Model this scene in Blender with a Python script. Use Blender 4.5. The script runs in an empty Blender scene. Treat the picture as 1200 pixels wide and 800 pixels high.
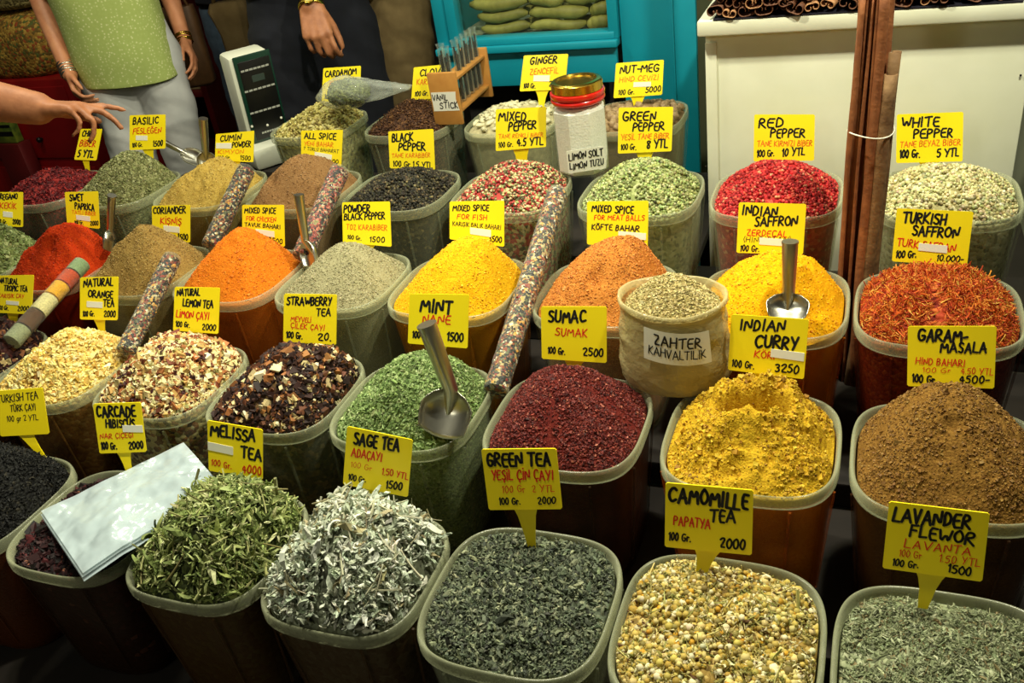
import bpy, bmesh, math, random
import numpy as np
from mathutils import Vector, Matrix

random.seed(7)
RNG = np.random.default_rng(7)
SC = bpy.context.scene
COL = SC.collection

# ------------------------------------------------------------------ camera
F_PX, PITCH, ROLL, YAW = 1044.3, math.radians(30.80), math.radians(-9.00), math.radians(24.46)
CAM = np.array([0.0, 0.0, 1.45])

def _basis():
    cp, sp = math.cos(PITCH), math.sin(PITCH)
    fw = np.array([0, cp, -sp]); rt = np.array([1., 0, 0]); up = np.cross(rt, fw)
    cy, sy = math.cos(YAW), math.sin(YAW)
    R = np.array([[cy, -sy, 0], [sy, cy, 0], [0, 0, 1]])
    fw, rt, up = R @ fw, R @ rt, R @ up
    c, s = math.cos(ROLL), math.sin(ROLL)
    return fw, c * rt + s * up, -s * rt + c * up
FW, RT, UP = _basis()

cam_data = bpy.data.cameras.new('camera')
cam_data.sensor_width = 36.0
cam_data.lens = F_PX / 1200 * 36.0
cam_data.clip_start = 0.02
cam = bpy.data.objects.new('camera', cam_data)
COL.objects.link(cam)
M4 = Matrix.Identity(4)
for i in range(3):
    M4[i][0], M4[i][1], M4[i][2], M4[i][3] = RT[i], UP[i], -FW[i], CAM[i]
cam.matrix_world = M4
SC.camera = cam

# ------------------------------------------------------------------ light
SC.view_settings.view_transform = 'Standard'
SC.view_settings.look = 'None'
SC.view_settings.gamma = 1.0
SC.view_settings.use_curve_mapping = False
SC.view_settings.exposure = 0.0
SC.cycles.use_denoising = True
SC.cycles.max_bounces = 8
SC.cycles.transparent_max_bounces = 24
SC.cycles.sample_clamp_indirect = 4.0

world = bpy.data.worlds.new('world'); SC.world = world
world.use_nodes = True
bg = world.node_tree.nodes['Background']
bg.inputs[0].default_value = (1.0, 0.95, 0.70, 1)
bg.inputs[1].default_value = 0.045

def lamp_or_fill(x, y, z, watt, size=0.12, col=(1.0, 0.965, 0.755), aim=None, spot=None):
    if spot:
        l = bpy.data.lights.new('hanging_lamp_or_fill', 'SPOT'); l.spot_size = math.radians(spot); l.spot_blend = 0.6
    else:
        l = bpy.data.lights.new('hanging_lamp_or_fill', 'POINT')
    l.shadow_soft_size = size; l.energy = watt; l.color = col
    o = bpy.data.objects.new('hanging_lamp_or_fill', l); COL.objects.link(o); o.location = (x, y, z)
    if aim:
        o.rotation_euler = (Vector(aim) - Vector((x, y, z))).to_track_quat('-Z', 'Y').to_euler()
    return o
lamp_or_fill(0.24, 1.38, 2.10, 84, 0.035)
lamp_or_fill(-0.72, 1.46, 2.12, 66, 0.035)
lamp_or_fill(-1.70, 1.70, 2.15, 24, 0.05)
lamp_or_fill(-0.75, 1.02, 2.05, 62, 0.04, aim=(-0.68, 0.80, 0.5), spot=84)
lamp_or_fill(-1.22, 2.42, 2.35, 27, 0.06)  # added fill to brighten the man in khaki, no known lamp here
lamp_or_fill(-2.75, 2.10, 2.30, 30, 0.08)
lamp_or_fill(-1.0, -1.3, 2.30, 26, 0.15)  # added fill behind the camera, lifts the dark front tub faces

# ------------------------------------------------------------------ pixel helpers (a photo pixel on a plane of the place)
def ray(px, py): return FW + RT * (px - 600) / F_PX - UP * (py - 400) / F_PX
def atY(px, py, y): d = ray(px, py); return CAM + d * (y / d[1])
def atZ(px, py, z): d = ray(px, py); return CAM + d * ((z - CAM[2]) / d[2])
def atD(px, py, t): return CAM + ray(px, py) * t
def atPlane(px, py, p0, n):
    d = ray(px, py); return CAM + d * (np.dot(np.asarray(p0) - CAM, n) / np.dot(d, n))

def unit(v):
    v = np.asarray(v, float); return v / (np.linalg.norm(v) + 1e-12)

# ------------------------------------------------------------------ materials
def lin(c):
    c = np.asarray(c, float)
    if c.max() > 1.001: c = c / 255.0
    return np.where(c <= 0.04045, c / 12.92, ((c + 0.055) / 1.055) ** 2.4)
def rgba(c): return tuple(lin(c)) + (1.0,)
MATS = {}
def new_mat(name):
    m = bpy.data.materials.new(name); m.use_nodes = True
    return m, m.node_tree, m.node_tree.nodes['Principled BSDF'], m.node_tree.nodes['Material Output']
def node(nt, t, **kw):
    n = nt.nodes.new(t)
    for k, v in kw.items(): setattr(n, k, v)
    return n
def ramp(nt, stops, interp='LINEAR'):
    r = nt.nodes.new('ShaderNodeValToRGB'); cr = r.color_ramp; cr.interpolation = interp
    while len(cr.elements) < len(stops): cr.elements.new(0.5)
    for e, (p, c) in zip(cr.elements, stops): e.position = p; e.color = rgba(c)
    return r
def coords(nt, scale=None):
    t = nt.nodes.new('ShaderNodeTexCoord'); return t.outputs['Object']
def add_bump(nt, bs, height, strength, dist):
    b = nt.nodes.new('ShaderNodeBump'); b.inputs['Strength'].default_value = strength; b.inputs['Distance'].default_value = dist
    nt.links.new(height, b.inputs['Height']); nt.links.new(b.outputs[0], bs.inputs['Normal'])

def plain(name, c, rough=0.5, metal=0.0, c2=None, nscale=20, bump=0.0, bscale=60, bdist=0.002, coat=0.0):
    if name in MATS: return MATS[name]
    m, nt, bs, out = new_mat(name)
    bs.inputs['Base Color'].default_value = rgba(c); bs.inputs['Roughness'].default_value = rough; bs.inputs['Metallic'].default_value = metal
    if coat: bs.inputs['Coat Weight'].default_value = coat; bs.inputs['Coat Roughness'].default_value = 0.15
    co = coords(nt)
    if c2 is not None:
        n = node(nt, 'ShaderNodeTexNoise'); n.inputs['Scale'].default_value = nscale; n.inputs['Detail'].default_value = 5
        nt.links.new(co, n.inputs['Vector']); r = ramp(nt, [(0.3, c), (0.7, c2)])
        nt.links.new(n.outputs['Fac'], r.inputs[0]); nt.links.new(r.outputs[0], bs.inputs['Base Color'])
    if bump:
        n2 = node(nt, 'ShaderNodeTexNoise'); n2.inputs['Scale'].default_value = bscale; n2.inputs['Detail'].default_value = 4
        nt.links.new(co, n2.inputs['Vector']); add_bump(nt, bs, n2.outputs['Fac'], bump, bdist)
    MATS[name] = m; return m

def powder_mat(name, c1, c2, c3=None, grain=380, bump=0.5):
    """finely ground spice: three near colours broken up by two noises, granular bump"""
    m, nt, bs, out = new_mat(name); co = coords(nt)
    bs.inputs['Roughness'].default_value = 0.95; bs.inputs['Specular IOR Level'].default_value = 0.12
    a = node(nt, 'ShaderNodeTexNoise'); a.inputs['Scale'].default_value = 26; a.inputs['Detail'].default_value = 6; a.inputs['Roughness'].default_value = 0.65
    b = node(nt, 'ShaderNodeTexNoise'); b.inputs['Scale'].default_value = grain; b.inputs['Detail'].default_value = 3
    nt.links.new(co, a.inputs['Vector']); nt.links.new(co, b.inputs['Vector'])
    mx = node(nt, 'ShaderNodeMath', operation='MULTIPLY_ADD'); mx.inputs[1].default_value = 0.75
    nt.links.new(b.outputs['Fac'], mx.inputs[0])
    m2 = node(nt, 'ShaderNodeMath', operation='MULTIPLY'); m2.inputs[1].default_value = 0.3
    nt.links.new(a.outputs['Fac'], m2.inputs[0]); nt.links.new(m2.outputs[0], mx.inputs[2])
    r = ramp(nt, [(0.36, c2), (0.55, c1), (0.72, c3 if c3 is not None else c1)])
    nt.links.new(mx.outputs[0], r.inputs[0]); nt.links.new(r.outputs[0], bs.inputs['Base Color'])
    add_bump(nt, bs, b.outputs['Fac'], bump, 0.003)
    return m

def grain_mat(name, pal, scale=150, rough=0.7, bump=0.6):
    """packed grains, each Voronoi cell one colour of the palette"""
    m, nt, bs, out = new_mat(name); co = coords(nt)
    bs.inputs['Roughness'].default_value = rough; bs.inputs['Specular IOR Level'].default_value = 0.25
    v = node(nt, 'ShaderNodeTexVoronoi'); v.inputs['Scale'].default_value = scale
    nt.links.new(co, v.inputs['Vector'])
    sp = node(nt, 'ShaderNodeSeparateColor'); nt.links.new(v.outputs['Color'], sp.inputs[0])
    tot = sum(w for _, w in pal); acc = 0; st = []
    for c, w in pal: st.append((acc / tot, c)); acc += w
    r = ramp(nt, st, 'CONSTANT'); nt.links.new(sp.outputs[0], r.inputs[0]); nt.links.new(r.outputs[0], bs.inputs['Base Color'])
    inv = node(nt, 'ShaderNodeMath', operation='SUBTRACT'); inv.inputs[0].default_value = 1.0
    nt.links.new(v.outputs['Distance'], inv.inputs[1]); add_bump(nt, bs, inv.outputs[0], bump, 0.004)
    return m

def tint_mat(name='loose_pieces', rough=0.65, spec=0.3):
    if name in MATS: return MATS[name]
    m, nt, bs, out = new_mat(name)
    a = node(nt, 'ShaderNodeAttribute'); a.attribute_name = 'tint'
    n = node(nt, 'ShaderNodeTexNoise'); n.inputs['Scale'].default_value = 700; nt.links.new(coords(nt), n.inputs['Vector'])
    mx = node(nt, 'ShaderNodeMix', data_type='RGBA', blend_type='MULTIPLY'); mx.inputs['Factor'].default_value = 0.35
    nt.links.new(a.outputs['Color'], mx.inputs['A']); nt.links.new(n.outputs['Color'], mx.inputs['B'])
    hs = node(nt, 'ShaderNodeHueSaturation'); hs.inputs['Saturation'].default_value = 1.0; hs.inputs['Value'].default_value = 1.2
    g = node(nt, 'ShaderNodeRGBToBW'); nt.links.new(n.outputs['Color'], g.inputs[0]); nt.links.new(g.outputs[0], mx.inputs['B'])
    nt.links.new(mx.outputs['Result'], hs.inputs['Color']); nt.links.new(hs.outputs[0], bs.inputs['Base Color'])
    bs.inputs['Roughness'].default_value = rough; bs.inputs['Specular IOR Level'].default_value = spec
    MATS[name] = m; return m

def film_mat(name, c, alpha, rough=0.2, spec=0.5, bump=0.0, bscale=40, bdist=0.003, edge=.45):
    """thin translucent plastic: part clear, part milky and glossy"""
    if name in MATS: return MATS[name]
    m, nt, bs, out = new_mat(name)
    bs.inputs['Base Color'].default_value = rgba(c); bs.inputs['Roughness'].default_value = rough
    bs.inputs['Specular IOR Level'].default_value = spec
    tr = node(nt, 'ShaderNodeBsdfTransparent'); tr.inputs[0].default_value = (0.97, 0.98, 0.95, 1)
    mx = node(nt, 'ShaderNodeMixShader')
    lw = node(nt, 'ShaderNodeLayerWeight'); lw.inputs['Blend'].default_value = 0.35
    mm = node(nt, 'ShaderNodeMath', operation='MULTIPLY_ADD'); mm.inputs[1].default_value = edge; mm.inputs[2].default_value = alpha; mm.use_clamp = True
    nt.links.new(lw.outputs['Facing'], mm.inputs[0]); nt.links.new(mm.outputs[0], mx.inputs[0])
    nt.links.new(tr.outputs[0], mx.inputs[1]); nt.links.new(bs.outputs[0], mx.inputs[2]); nt.links.new(mx.outputs[0], out.inputs['Surface'])
    if bump:
        n2 = node(nt, 'ShaderNodeTexNoise'); n2.inputs['Scale'].default_value = bscale; n2.inputs['Detail'].default_value = 3
        nt.links.new(coords(nt), n2.inputs['Vector']); add_bump(nt, bs, n2.outputs['Fac'], bump, bdist)
    MATS[name] = m; return m

MT = dict(
    tub=film_mat('tub_plastic', (196, 202, 168), 0.055, 0.25, 0.5, edge=.30),
    rim=film_mat('tub_rim_plastic', (206, 210, 172), 0.17, 0.20, 0.8, edge=.42),
    yellow=plain('sign_yellow', (250, 226, 12), 0.45, coat=0.15),
    black_ink=plain('black_ink', (18, 16, 14), 0.6),
    red_ink=plain('red_ink', (226, 48, 14), 0.6),
    orange_ink=plain('orange_ink', (240, 120, 12), 0.6),
    paper=plain('white_paper', (235, 234, 215), 0.7),
    faint_ink=plain('faint_ink', (170, 172, 160), 0.7),
    steel=plain('steel', (196, 194, 180), 0.32, 1.0, bump=0.08, bscale=90),
    shelf=plain('stall_wood', (38, 30, 22), 0.8, c2=(24, 19, 15), nscale=12),
    cab_white=plain('cabinet_paint', (226, 228, 204), 0.6, c2=(216, 218, 190), nscale=9, bump=0.15, bscale=30),
    teal=plain('teal_paint', (18, 150, 170), 0.4, c2=(14, 140, 160), nscale=6, bump=0.1, bscale=20),
    red_paint=plain('red_paint', (150, 12, 14), 0.45, c2=(130, 10, 12), nscale=8),
    dark_red=plain('dark_red_wood', (96, 14, 14), 0.5, c2=(76, 10, 10), nscale=8),
    skin=plain('skin', (205, 142, 100), 0.55, c2=(190, 122, 84), nscale=30, bump=0.12, bscale=180, bdist=0.001),
    skin_dark=plain('tanned_skin', (176, 116, 76), 0.55, c2=(150, 94, 60), nscale=45, bump=0.25, bscale=120, bdist=0.002),
    navy=plain('navy_cloth', (13, 16, 27), 0.95, c2=(9, 12, 21), nscale=25, bump=0.3, bscale=300, bdist=0.001),
    khaki=plain('khaki_cloth', (146, 124, 80), 0.9, c2=(130, 108, 68), nscale=25, bump=0.3, bscale=300, bdist=0.001),
    white_cloth=plain('white_linen', (205, 205, 200), 0.9, c2=(190, 192, 188), nscale=14, bump=0.25, bscale=240, bdist=0.001),
    jeans=plain('jeans_cloth', (70, 88, 104), 0.9, c2=(54, 70, 86), nscale=40, bump=0.3, bscale=300, bdist=0.001),
    wood=plain('rack_wood', (196, 140, 66), 0.5, c2=(180, 122, 54), nscale=30),
    brown_leather=plain('brown_leather', (104, 72, 40), 0.6, c2=(88, 60, 32), nscale=30),
    gold=plain('gold_metal', (205, 170, 70), 0.25, 1.0),
    hair=plain('dark_hair', (30, 22, 16), 0.6, bump=0.5, bscale=150),
    eye=plain('eye_white', (225, 222, 215), 0.3), iris=plain('iris_brown', (50, 32, 20), 0.3), lips=plain('lip_tone', (168, 92, 78), 0.5),
    floor=plain('stone_floor', (70, 64, 54), 0.8, c2=(54, 50, 42), nscale=5),
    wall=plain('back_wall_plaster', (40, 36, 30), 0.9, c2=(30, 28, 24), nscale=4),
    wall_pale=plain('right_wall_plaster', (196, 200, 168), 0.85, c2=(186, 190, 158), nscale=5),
    black=plain('black_plastic', (14, 14, 13), 0.35),
    tint=tint_mat(), tint_gloss=tint_mat('glossy_pieces', 0.35, 0.5),
)

# ------------------------------------------------------------------ mesh helpers
class MB:
    """collects shapes, links them as one mesh object"""
    def __init__(s): s.v = []; s.f = []; s.m = []; s.slot = 0
    def add(s, vs, fs):
        o = len(s.v); s.v += [tuple(map(float, q)) for q in vs]; s.f += [tuple(i + o for i in f) for f in fs]; s.m += [s.slot] * len(fs)
    def box(s, c, half, R=None, bevel=0.0):
        R = np.eye(3) if R is None else R
        c = np.asarray(c, float); hx, hy, hz = half
        b = min(bevel, hx * .9, hy * .9, hz * .9)
        if b <= 0:
            vs = [c + R @ np.array([sx * hx, sy * hy, sz * hz]) for sx in (-1, 1) for sy in (-1, 1) for sz in (-1, 1)]
            s.add(vs, [(0, 1, 3, 2), (4, 6, 7, 5), (0, 4, 5, 1), (2, 3, 7, 6), (0, 2, 6, 4), (1, 5, 7, 3)]); return
        bm = bmesh.new(); bmesh.ops.create_cube(bm, size=1.0)
        for v in bm.verts: v.co = Vector((v.co.x * 2 * hx, v.co.y * 2 * hy, v.co.z * 2 * hz))
        bmesh.ops.bevel(bm, geom=list(bm.edges), offset=b, segments=2, affect='EDGES', profile=0.5)
        bm.verts.index_update()
        s.add([c + R @ np.array(v.co) for v in bm.verts], [[v.index for v in f.verts] for f in bm.faces]); bm.free()
    def rings(s, rings, cap0=True, cap1=True, closed=True):
        n = len(rings[0]); o = len(s.v); fs = []
        for i in range(len(rings) - 1):
            for j in range(n if closed else n - 1):
                k = (j + 1) % n
                fs.append((i * n + j, i * n + k, (i + 1) * n + k, (i + 1) * n + j))
        if cap0: fs.append(tuple(reversed(range(n))))
        if cap1: fs.append(tuple((len(rings) - 1) * n + j for j in range(n)))
        s.add([p for r in rings for p in r], fs)
    def tube(s, path, radii, n=12, caps=True, flat=1.0, ref=None):
        path = [np.asarray(q, float) for q in path]
        if np.isscalar(radii): radii = [radii] * len(path)
        rs = []; prev = None
        for i, q in enumerate(path):
            t = unit(path[min(i + 1, len(path) - 1)] - path[max(i - 1, 0)])
            if prev is None:
                a = np.array([0, 0, 1.]) if ref is None else np.asarray(ref, float)
                if abs(np.dot(a, t)) > .95: a = np.array([1., 0, 0])
                u = unit(np.cross(t, a))
            else: u = unit(prev - t * np.dot(prev, t))
            prev = u; w = np.cross(t, u)
            rs.append([q + radii[i] * (math.cos(2 * math.pi * k / n) * u + flat * math.sin(2 * math.pi * k / n) * w) for k in range(n)])
        s.rings(rs, caps, caps)
    def lathe(s, prof, c=(0, 0, 0), R=None, n=28, cap=True):
        R = np.eye(3) if R is None else R; c = np.asarray(c, float)
        s.rings([[c + R @ np.array([r * math.cos(2 * math.pi * k / n), r * math.sin(2 * math.pi * k / n), z]) for k in range(n)] for r, z in prof], cap, cap)
    def ball(s, c, rad, n=12, R=None):
        R = np.eye(3) if R is None else R; c = np.asarray(c, float)
        rad = np.array([rad] * 3 if np.isscalar(rad) else rad, float); rs = []
        for i in range(1, n):
            a = math.pi * i / n
            rs.append([c + R @ (rad * np.array([math.sin(a) * math.cos(2 * math.pi * k / (2 * n)), math.sin(a) * math.sin(2 * math.pi * k / (2 * n)), -math.cos(a)])) for k in range(2 * n)])
        s.rings(rs)
    def mesh(s, name, mats, smooth=40):
        me = bpy.data.meshes.new(name); me.from_pydata(s.v, [], s.f); me.update()
        for m in (mats if isinstance(mats, (list, tuple)) else [mats]): me.materials.append(m)
        if any(s.m): me.polygons.foreach_set('material_index', s.m)
        if smooth is not None:
            me.polygons.foreach_set('use_smooth', [True] * len(me.polygons))
            if smooth < 180: me.set_sharp_from_angle(angle=math.radians(smooth))
        return me
    def build(s, name, mats, parent=None, smooth=40):
        return link(name, s.mesh(name, mats, smooth), parent)

def link(name, data, parent=None):
    o = bpy.data.objects.new(name, data); COL.objects.link(o)
    if parent is not None:
        o.parent = parent
    return o
def np_mesh(name, V, F, mats, smooth=True, tint=None, mat_idx=None):
    """V (n,3); F list of (m,k) int arrays"""
    me = bpy.data.meshes.new(name)
    tot = np.concatenate([np.full(len(f), f.shape[1], np.int32) for f in F])
    loops = np.concatenate([f.ravel() for f in F]).astype(np.int32)
    me.vertices.add(len(V)); me.vertices.foreach_set('co', np.ascontiguousarray(V, np.float32).ravel())
    me.loops.add(len(loops)); me.loops.foreach_set('vertex_index', loops)
    me.polygons.add(len(tot)); st = np.zeros(len(tot), np.int32); st[1:] = np.cumsum(tot)[:-1]
    me.polygons.foreach_set('loop_start', st); me.polygons.foreach_set('loop_total', tot)
    for m in mats: me.materials.append(m)
    if mat_idx is not None: me.polygons.foreach_set('material_index', np.asarray(mat_idx, np.int32))
    me.polygons.foreach_set('use_smooth', np.asarray(smooth if not np.isscalar(smooth) else [smooth] * len(tot), bool))
    if tint is not None:
        at = me.attributes.new('tint', 'FLOAT_COLOR', 'POINT'); at.data.foreach_set('color', np.ascontiguousarray(tint, np.float32).ravel())
    me.update(calc_edges=True)
    return me

def thing(name, label, cat, loc=(0, 0, 0), group=None):
    o = bpy.data.objects.new(name, None); COL.objects.link(o); o.location = tuple(map(float, loc)); o.empty_display_size = 0.05
    return tag(o, label, cat, group)
def tag(o, label, cat, group=None, kind=None):
    o['label'] = label; o['category'] = cat
    if group: o['group'] = group
    if kind: o['kind'] = kind
    return o
def structure(o): o['kind'] = 'structure'; return o
def part(o, label): o['label'] = label; return o
def basis(z, hint=(0, 0, 1)):
    """rotation matrix whose third column is z"""
    z = unit(z); x = np.cross(np.asarray(hint, float), z)
    if np.linalg.norm(x) < 1e-4: x = np.cross([1., 0, 0], z)
    x = unit(x); return np.stack([x, np.cross(z, x), z], 1)

def hash2(i, j, seed):
    n = (i.astype(np.int64) * 374761393 + j.astype(np.int64) * 668265263 + seed * 974634777) & 0x7fffffff
    n = ((n ^ (n >> 13)) * 1274126177) & 0x7fffffff
    return ((n ^ (n >> 16)) & 0xffff) / 65535.0
def vnoise(x, y, seed=0):
    i, j = np.floor(x), np.floor(y); u, v = x - i, y - j; u = u * u * (3 - 2 * u); v = v * v * (3 - 2 * v)
    a, b, c, d = hash2(i, j, seed), hash2(i + 1, j, seed), hash2(i, j + 1, seed), hash2(i + 1, j + 1, seed)
    return (a * (1 - u) + b * u) * (1 - v) + (c * (1 - u) + d * u) * v - 0.5
def fbm(x, y, seed=0, o=4):
    s = 0; a = 1.0
    for k in range(o): s = s + a * vnoise(x * 2 ** k, y * 2 ** k, seed + k); a *= 0.5
    return s

# ------------------------------------------------------------------ the room
def slab(name, c, half, mat):
    mb = MB(); mb.box(c, half); return structure(mb.build(name, mat, smooth=None))
slab('floor', (-1.0, 2.0, -0.05), (4.0, 4.2, 0.05), MT['floor'])
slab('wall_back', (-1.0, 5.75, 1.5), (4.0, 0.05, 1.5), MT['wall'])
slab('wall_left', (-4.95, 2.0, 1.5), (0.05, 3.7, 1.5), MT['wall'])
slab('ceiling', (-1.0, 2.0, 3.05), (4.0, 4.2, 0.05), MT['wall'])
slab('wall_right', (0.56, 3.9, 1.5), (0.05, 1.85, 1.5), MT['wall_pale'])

# ------------------------------------------------------------------ the stepped stall
ROW_Y = {1: .762, 2: 1.087, 3: 1.414, 4: 1.751, 5: 2.212}
ROW_Z = {1: .542, 2: .596, 3: .650, 4: .709, 5: .723}
TUB_H = .26
st = thing('display_stall', 'dark stepped market stall carrying all the tubs of spice', 'stall', (-0.9, 1.4, 0))
def shelf_board(x0, x1, y0, y1, z):
    mb = MB(); mb.box(((x0 + x1) / 2 + .9, (y0 + y1) / 2 - 1.4, z - .012), ((x1 - x0) / 2, (y1 - y0) / 2, .012), bevel=.003); mb.build('shelf', MT['shelf'], st)
def riser(x0, x1, y, z0, z1):
    mb = MB(); mb.box(((x0 + x1) / 2 + .9, y - 1.4, (z0 + z1) / 2), ((x1 - x0) / 2, .009, (z1 - z0) / 2)); mb.build('riser', MT['shelf'], st)
_yb = [.56, .925, 1.25, 1.636, 1.92, 2.48]
_prev = 0.0
for k in range(1, 6):
    z = ROW_Z[k] - TUB_H
    x0 = -1.95 if k < 3 else (-2.2 if k == 3 else -2.32)
    x1 = .50
    if k == 5: x1 = -.36
    shelf_board(x0, x1, _yb[k - 1], _yb[k], z)
    riser(x0, x1, _yb[k - 1] + .012, _prev, z - .024)
    _prev = z
for sx in (-1.9, -1.0, -.40):
    mb = MB(); mb.box((sx + .9, 2.38 - 1.4, .21), (.03, .03, .21)); mb.build('leg', MT['shelf'], st)
mb = MB(); mb.box((-1.815 + .9, 2.345 - 1.4, .513), (.12, .11, .0495), bevel=.004); mb.build('block', MT['shelf'], st)

# ------------------------------------------------------------------ plastic tubs
SE = 2 / 3.4
def sup(theta, e=SE):
    c, s = np.cos(theta), np.sin(theta)
    return np.sign(c) * np.abs(c) ** e, np.sign(s) * np.abs(s) ** e
def sring(half, z, n=64, ox=0, oy=0):
    t = np.linspace(0, 2 * np.pi, n, endpoint=False); x, y = sup(t)
    return [(half * a + ox, half * b + oy, z) for a, b in zip(x, y)]
TAPER = .82
def tub_scale(z): return TAPER + (.955 - TAPER) * z / .236
def tub_meshes(W, H=TUB_H):
    h = W / 2; wall = MB()
    outer = [sring(h * TAPER * .93, 0), sring(h * TAPER, .008)] + [sring(h * tub_scale(z), z) for z in np.linspace(.03, .236, 6)]
    inner = [sring(h * tub_scale(z) - .0018, z) for z in np.linspace(.236, .012, 5)] + [sring(h * TAPER * .9, .004)]
    wall.rings(outer + inner)
    for cx, cy in ((.55, -1), (-.55, -1), (.55, 1), (-.55, 1), (1, .55), (1, -.55), (-1, .55), (-1, -.55)):
        lo = np.array([cx * h * TAPER, cy * h * TAPER * .985, .03]); hi = np.array([cx * h * .955, cy * h * .955 * .99, .232])
        wall.tube([lo, hi], .0022, 6)
    rim = MB()
    prof = [(.950, .236), (.985, .237), (1.0, .241), (1.0, .253), (.992, .259), (.975, .2605), (.955, .258), (.940, .250), (.938, .240)]
    rim.rings([sring(h * s, z, 96) for s, z in prof] + [sring(h * prof[0][0], prof[0][1], 96)], False, False)
    return wall.mesh('tub_wall', MT['tub'], 50), rim.mesh('tub_rim', MT['rim'], 180)
TUBM = {}
TUBS = {}   # key -> (row, x, W, contents name)
WALL_SCATTER = {'2g': (206, 100, 18), '3g': (210, 108, 18), '3e': (176, 110, 24), '3c': (170, 84, 22), '3z': (150, 40, 16), '2f': (70, 46, 26), '2h': (80, 46, 18), '3h': (110, 36, 14), '1c': (96, 66, 30), '1d': (92, 66, 34), '1a': (110, 56, 20), '1b': (60, 36, 18), '2b': (130, 92, 44), '2a': (70, 40, 24)}
def tub(key, row, x, what, W=.256, at='', dz=0, stepy=0):
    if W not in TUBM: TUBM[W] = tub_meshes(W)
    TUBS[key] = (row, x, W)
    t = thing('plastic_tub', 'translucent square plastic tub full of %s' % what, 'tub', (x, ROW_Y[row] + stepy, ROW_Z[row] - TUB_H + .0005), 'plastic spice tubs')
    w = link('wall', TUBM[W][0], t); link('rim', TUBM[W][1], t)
    if key in WALL_SCATTER:      # wall colour stands in for light scattered and reflected in the filled plastic
        w.data = TUBM[W][0].copy(); w.data.materials[0] = film_mat('scatter_plastic_' + key, WALL_SCATTER[key], .30, .3, .5, edge=.30)
    return t

# ------------------------------------------------------------------ loose pieces
def templ_ball(n=1):
    bm = bmesh.new(); bmesh.ops.create_icosphere(bm, subdivisions=n, radius=.5); bm.verts.index_update()
    V = np.array([v.co[:] for v in bm.verts]); Fa = np.array([[v.index for v in f.verts] for f in bm.faces]); bm.free(); return V, Fa
def templ_chip(seed, flat=.45):
    r = np.random.default_rng(seed)
    V = np.array([[x, y, z] for x in (-.5, .5) for y in (-.5, .5) for z in (-.5, .5)]) * np.array([1, .8, flat]) + r.uniform(-.2, .2, (8, 3)) * np.array([1, 1, flat])
    return V, np.array([(0, 1, 3, 2), (4, 6, 7, 5), (0, 4, 5, 1), (2, 3, 7, 6), (0, 2, 6, 4), (1, 5, 7, 3)])
def templ_strip(seed, width=.18, thick=.05, curl=1.2, seg=6, leafy=True, twist=1.0, fold=0.0):
    """long leaf, shaving or stick along x: closed flattened tube, bent and twisted, length 1"""
    r = np.random.default_rng(seed); k = curl * r.uniform(-1, 1); tw = twist * r.uniform(-1, 1); k2 = curl * .6 * r.uniform(-1, 1)
    V = []; n = 4; a = 0; p = np.zeros(3); b = 0
    for i in range(seg + 1):
        s = i / seg
        w = width * (math.sin(math.pi * min(max(s, .03), .97)) ** .7 if leafy else (1 - .25 * s))
        d = np.array([math.cos(a) * math.cos(b), math.sin(b), math.sin(a)])
        u = np.array([-d[1], d[0], 0]); u /= np.linalg.norm(u) + 1e-9; v = np.cross(d, u)
        ang = tw * s * 2; uu = math.cos(ang) * u + math.sin(ang) * v; vv = -math.sin(ang) * u + math.cos(ang) * v
        V += [p + uu * w / 2, p + vv * (thick / 2 + fold * w * .5), p - uu * w / 2, p - vv * thick / 2 + vv * fold * w * .5]
        p = p + d / seg; a += k / seg; b += k2 / seg
    V = np.array(V); V -= V.mean(0)
    Fq = [(i * n + j, i * n + (j + 1) % n, (i + 1) * n + (j + 1) % n, (i + 1) * n + j) for i in range(seg) for j in range(n)]
    Fq += [(3, 2, 1, 0), tuple(seg * n + j for j in range(4))]
    return V, np.array(Fq)
def rand_rot(n, nrm, tilt, rng):
    """random frames: local z near the surface normal, spread by tilt (0 flat .. 1 any)"""
    z = nrm + rng.normal(size=(n, 3)) * tilt; z /= np.linalg.norm(z, axis=1)[:, None]
    a = rng.normal(size=(n, 3)); x = a - z * (a * z).sum(1)[:, None]; x /= np.linalg.norm(x, axis=1)[:, None]
    return np.stack([x, np.cross(z, x), z], 2)
def pick(pal, n, rng, jit=.12):
    w = np.array([q for _, q in pal], float); w /= w.sum(); C = np.array([lin(c) for c, _ in pal])
    c = C[rng.choice(len(pal), n, p=w)]
    c = c * (1 + rng.normal(size=(n, 1)) * jit) * (1 + rng.normal(size=(n, 3)) * jit * .25)
    return np.clip(c, .002, 1)
def pieces(P, Nn, size, templs, pal, tilt, rng, aniso=None, jit=.12):
    n = len(P); Rm = rand_rot(n, Nn, tilt, rng); kind = rng.integers(0, len(templs), n); c = pick(pal, n, rng, jit)
    Vs, Fs, Ts, off = [], {}, [], 0
    for k, (tv, tf) in enumerate(templs):
        ix = np.where(kind == k)[0]
        if not len(ix): continue
        sc = size[ix][:, None, None] * (np.ones((1, 1, 3)) if aniso is None else np.asarray(aniso)[None, None, :] * (1 + rng.normal(size=(len(ix), 1, 3)) * .15))
        V = np.einsum('nij,nvj->nvi', Rm[ix], tv[None] * sc) + P[ix][:, None, :]
        Fx = tf[None] + (np.arange(len(ix)) * len(tv))[:, None, None] + off
        off += len(ix) * len(tv)
        Vs.append(V.reshape(-1, 3)); Fs.setdefault(tf.shape[1], []).append(Fx.reshape(-1, tf.shape[1]))
        Ts.append(np.repeat(np.concatenate([c[ix], np.ones((len(ix), 1))], 1), len(tv), 0))
    return np.concatenate(Vs), {k: np.concatenate(v) for k, v in Fs.items()}, np.concatenate(Ts)

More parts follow.
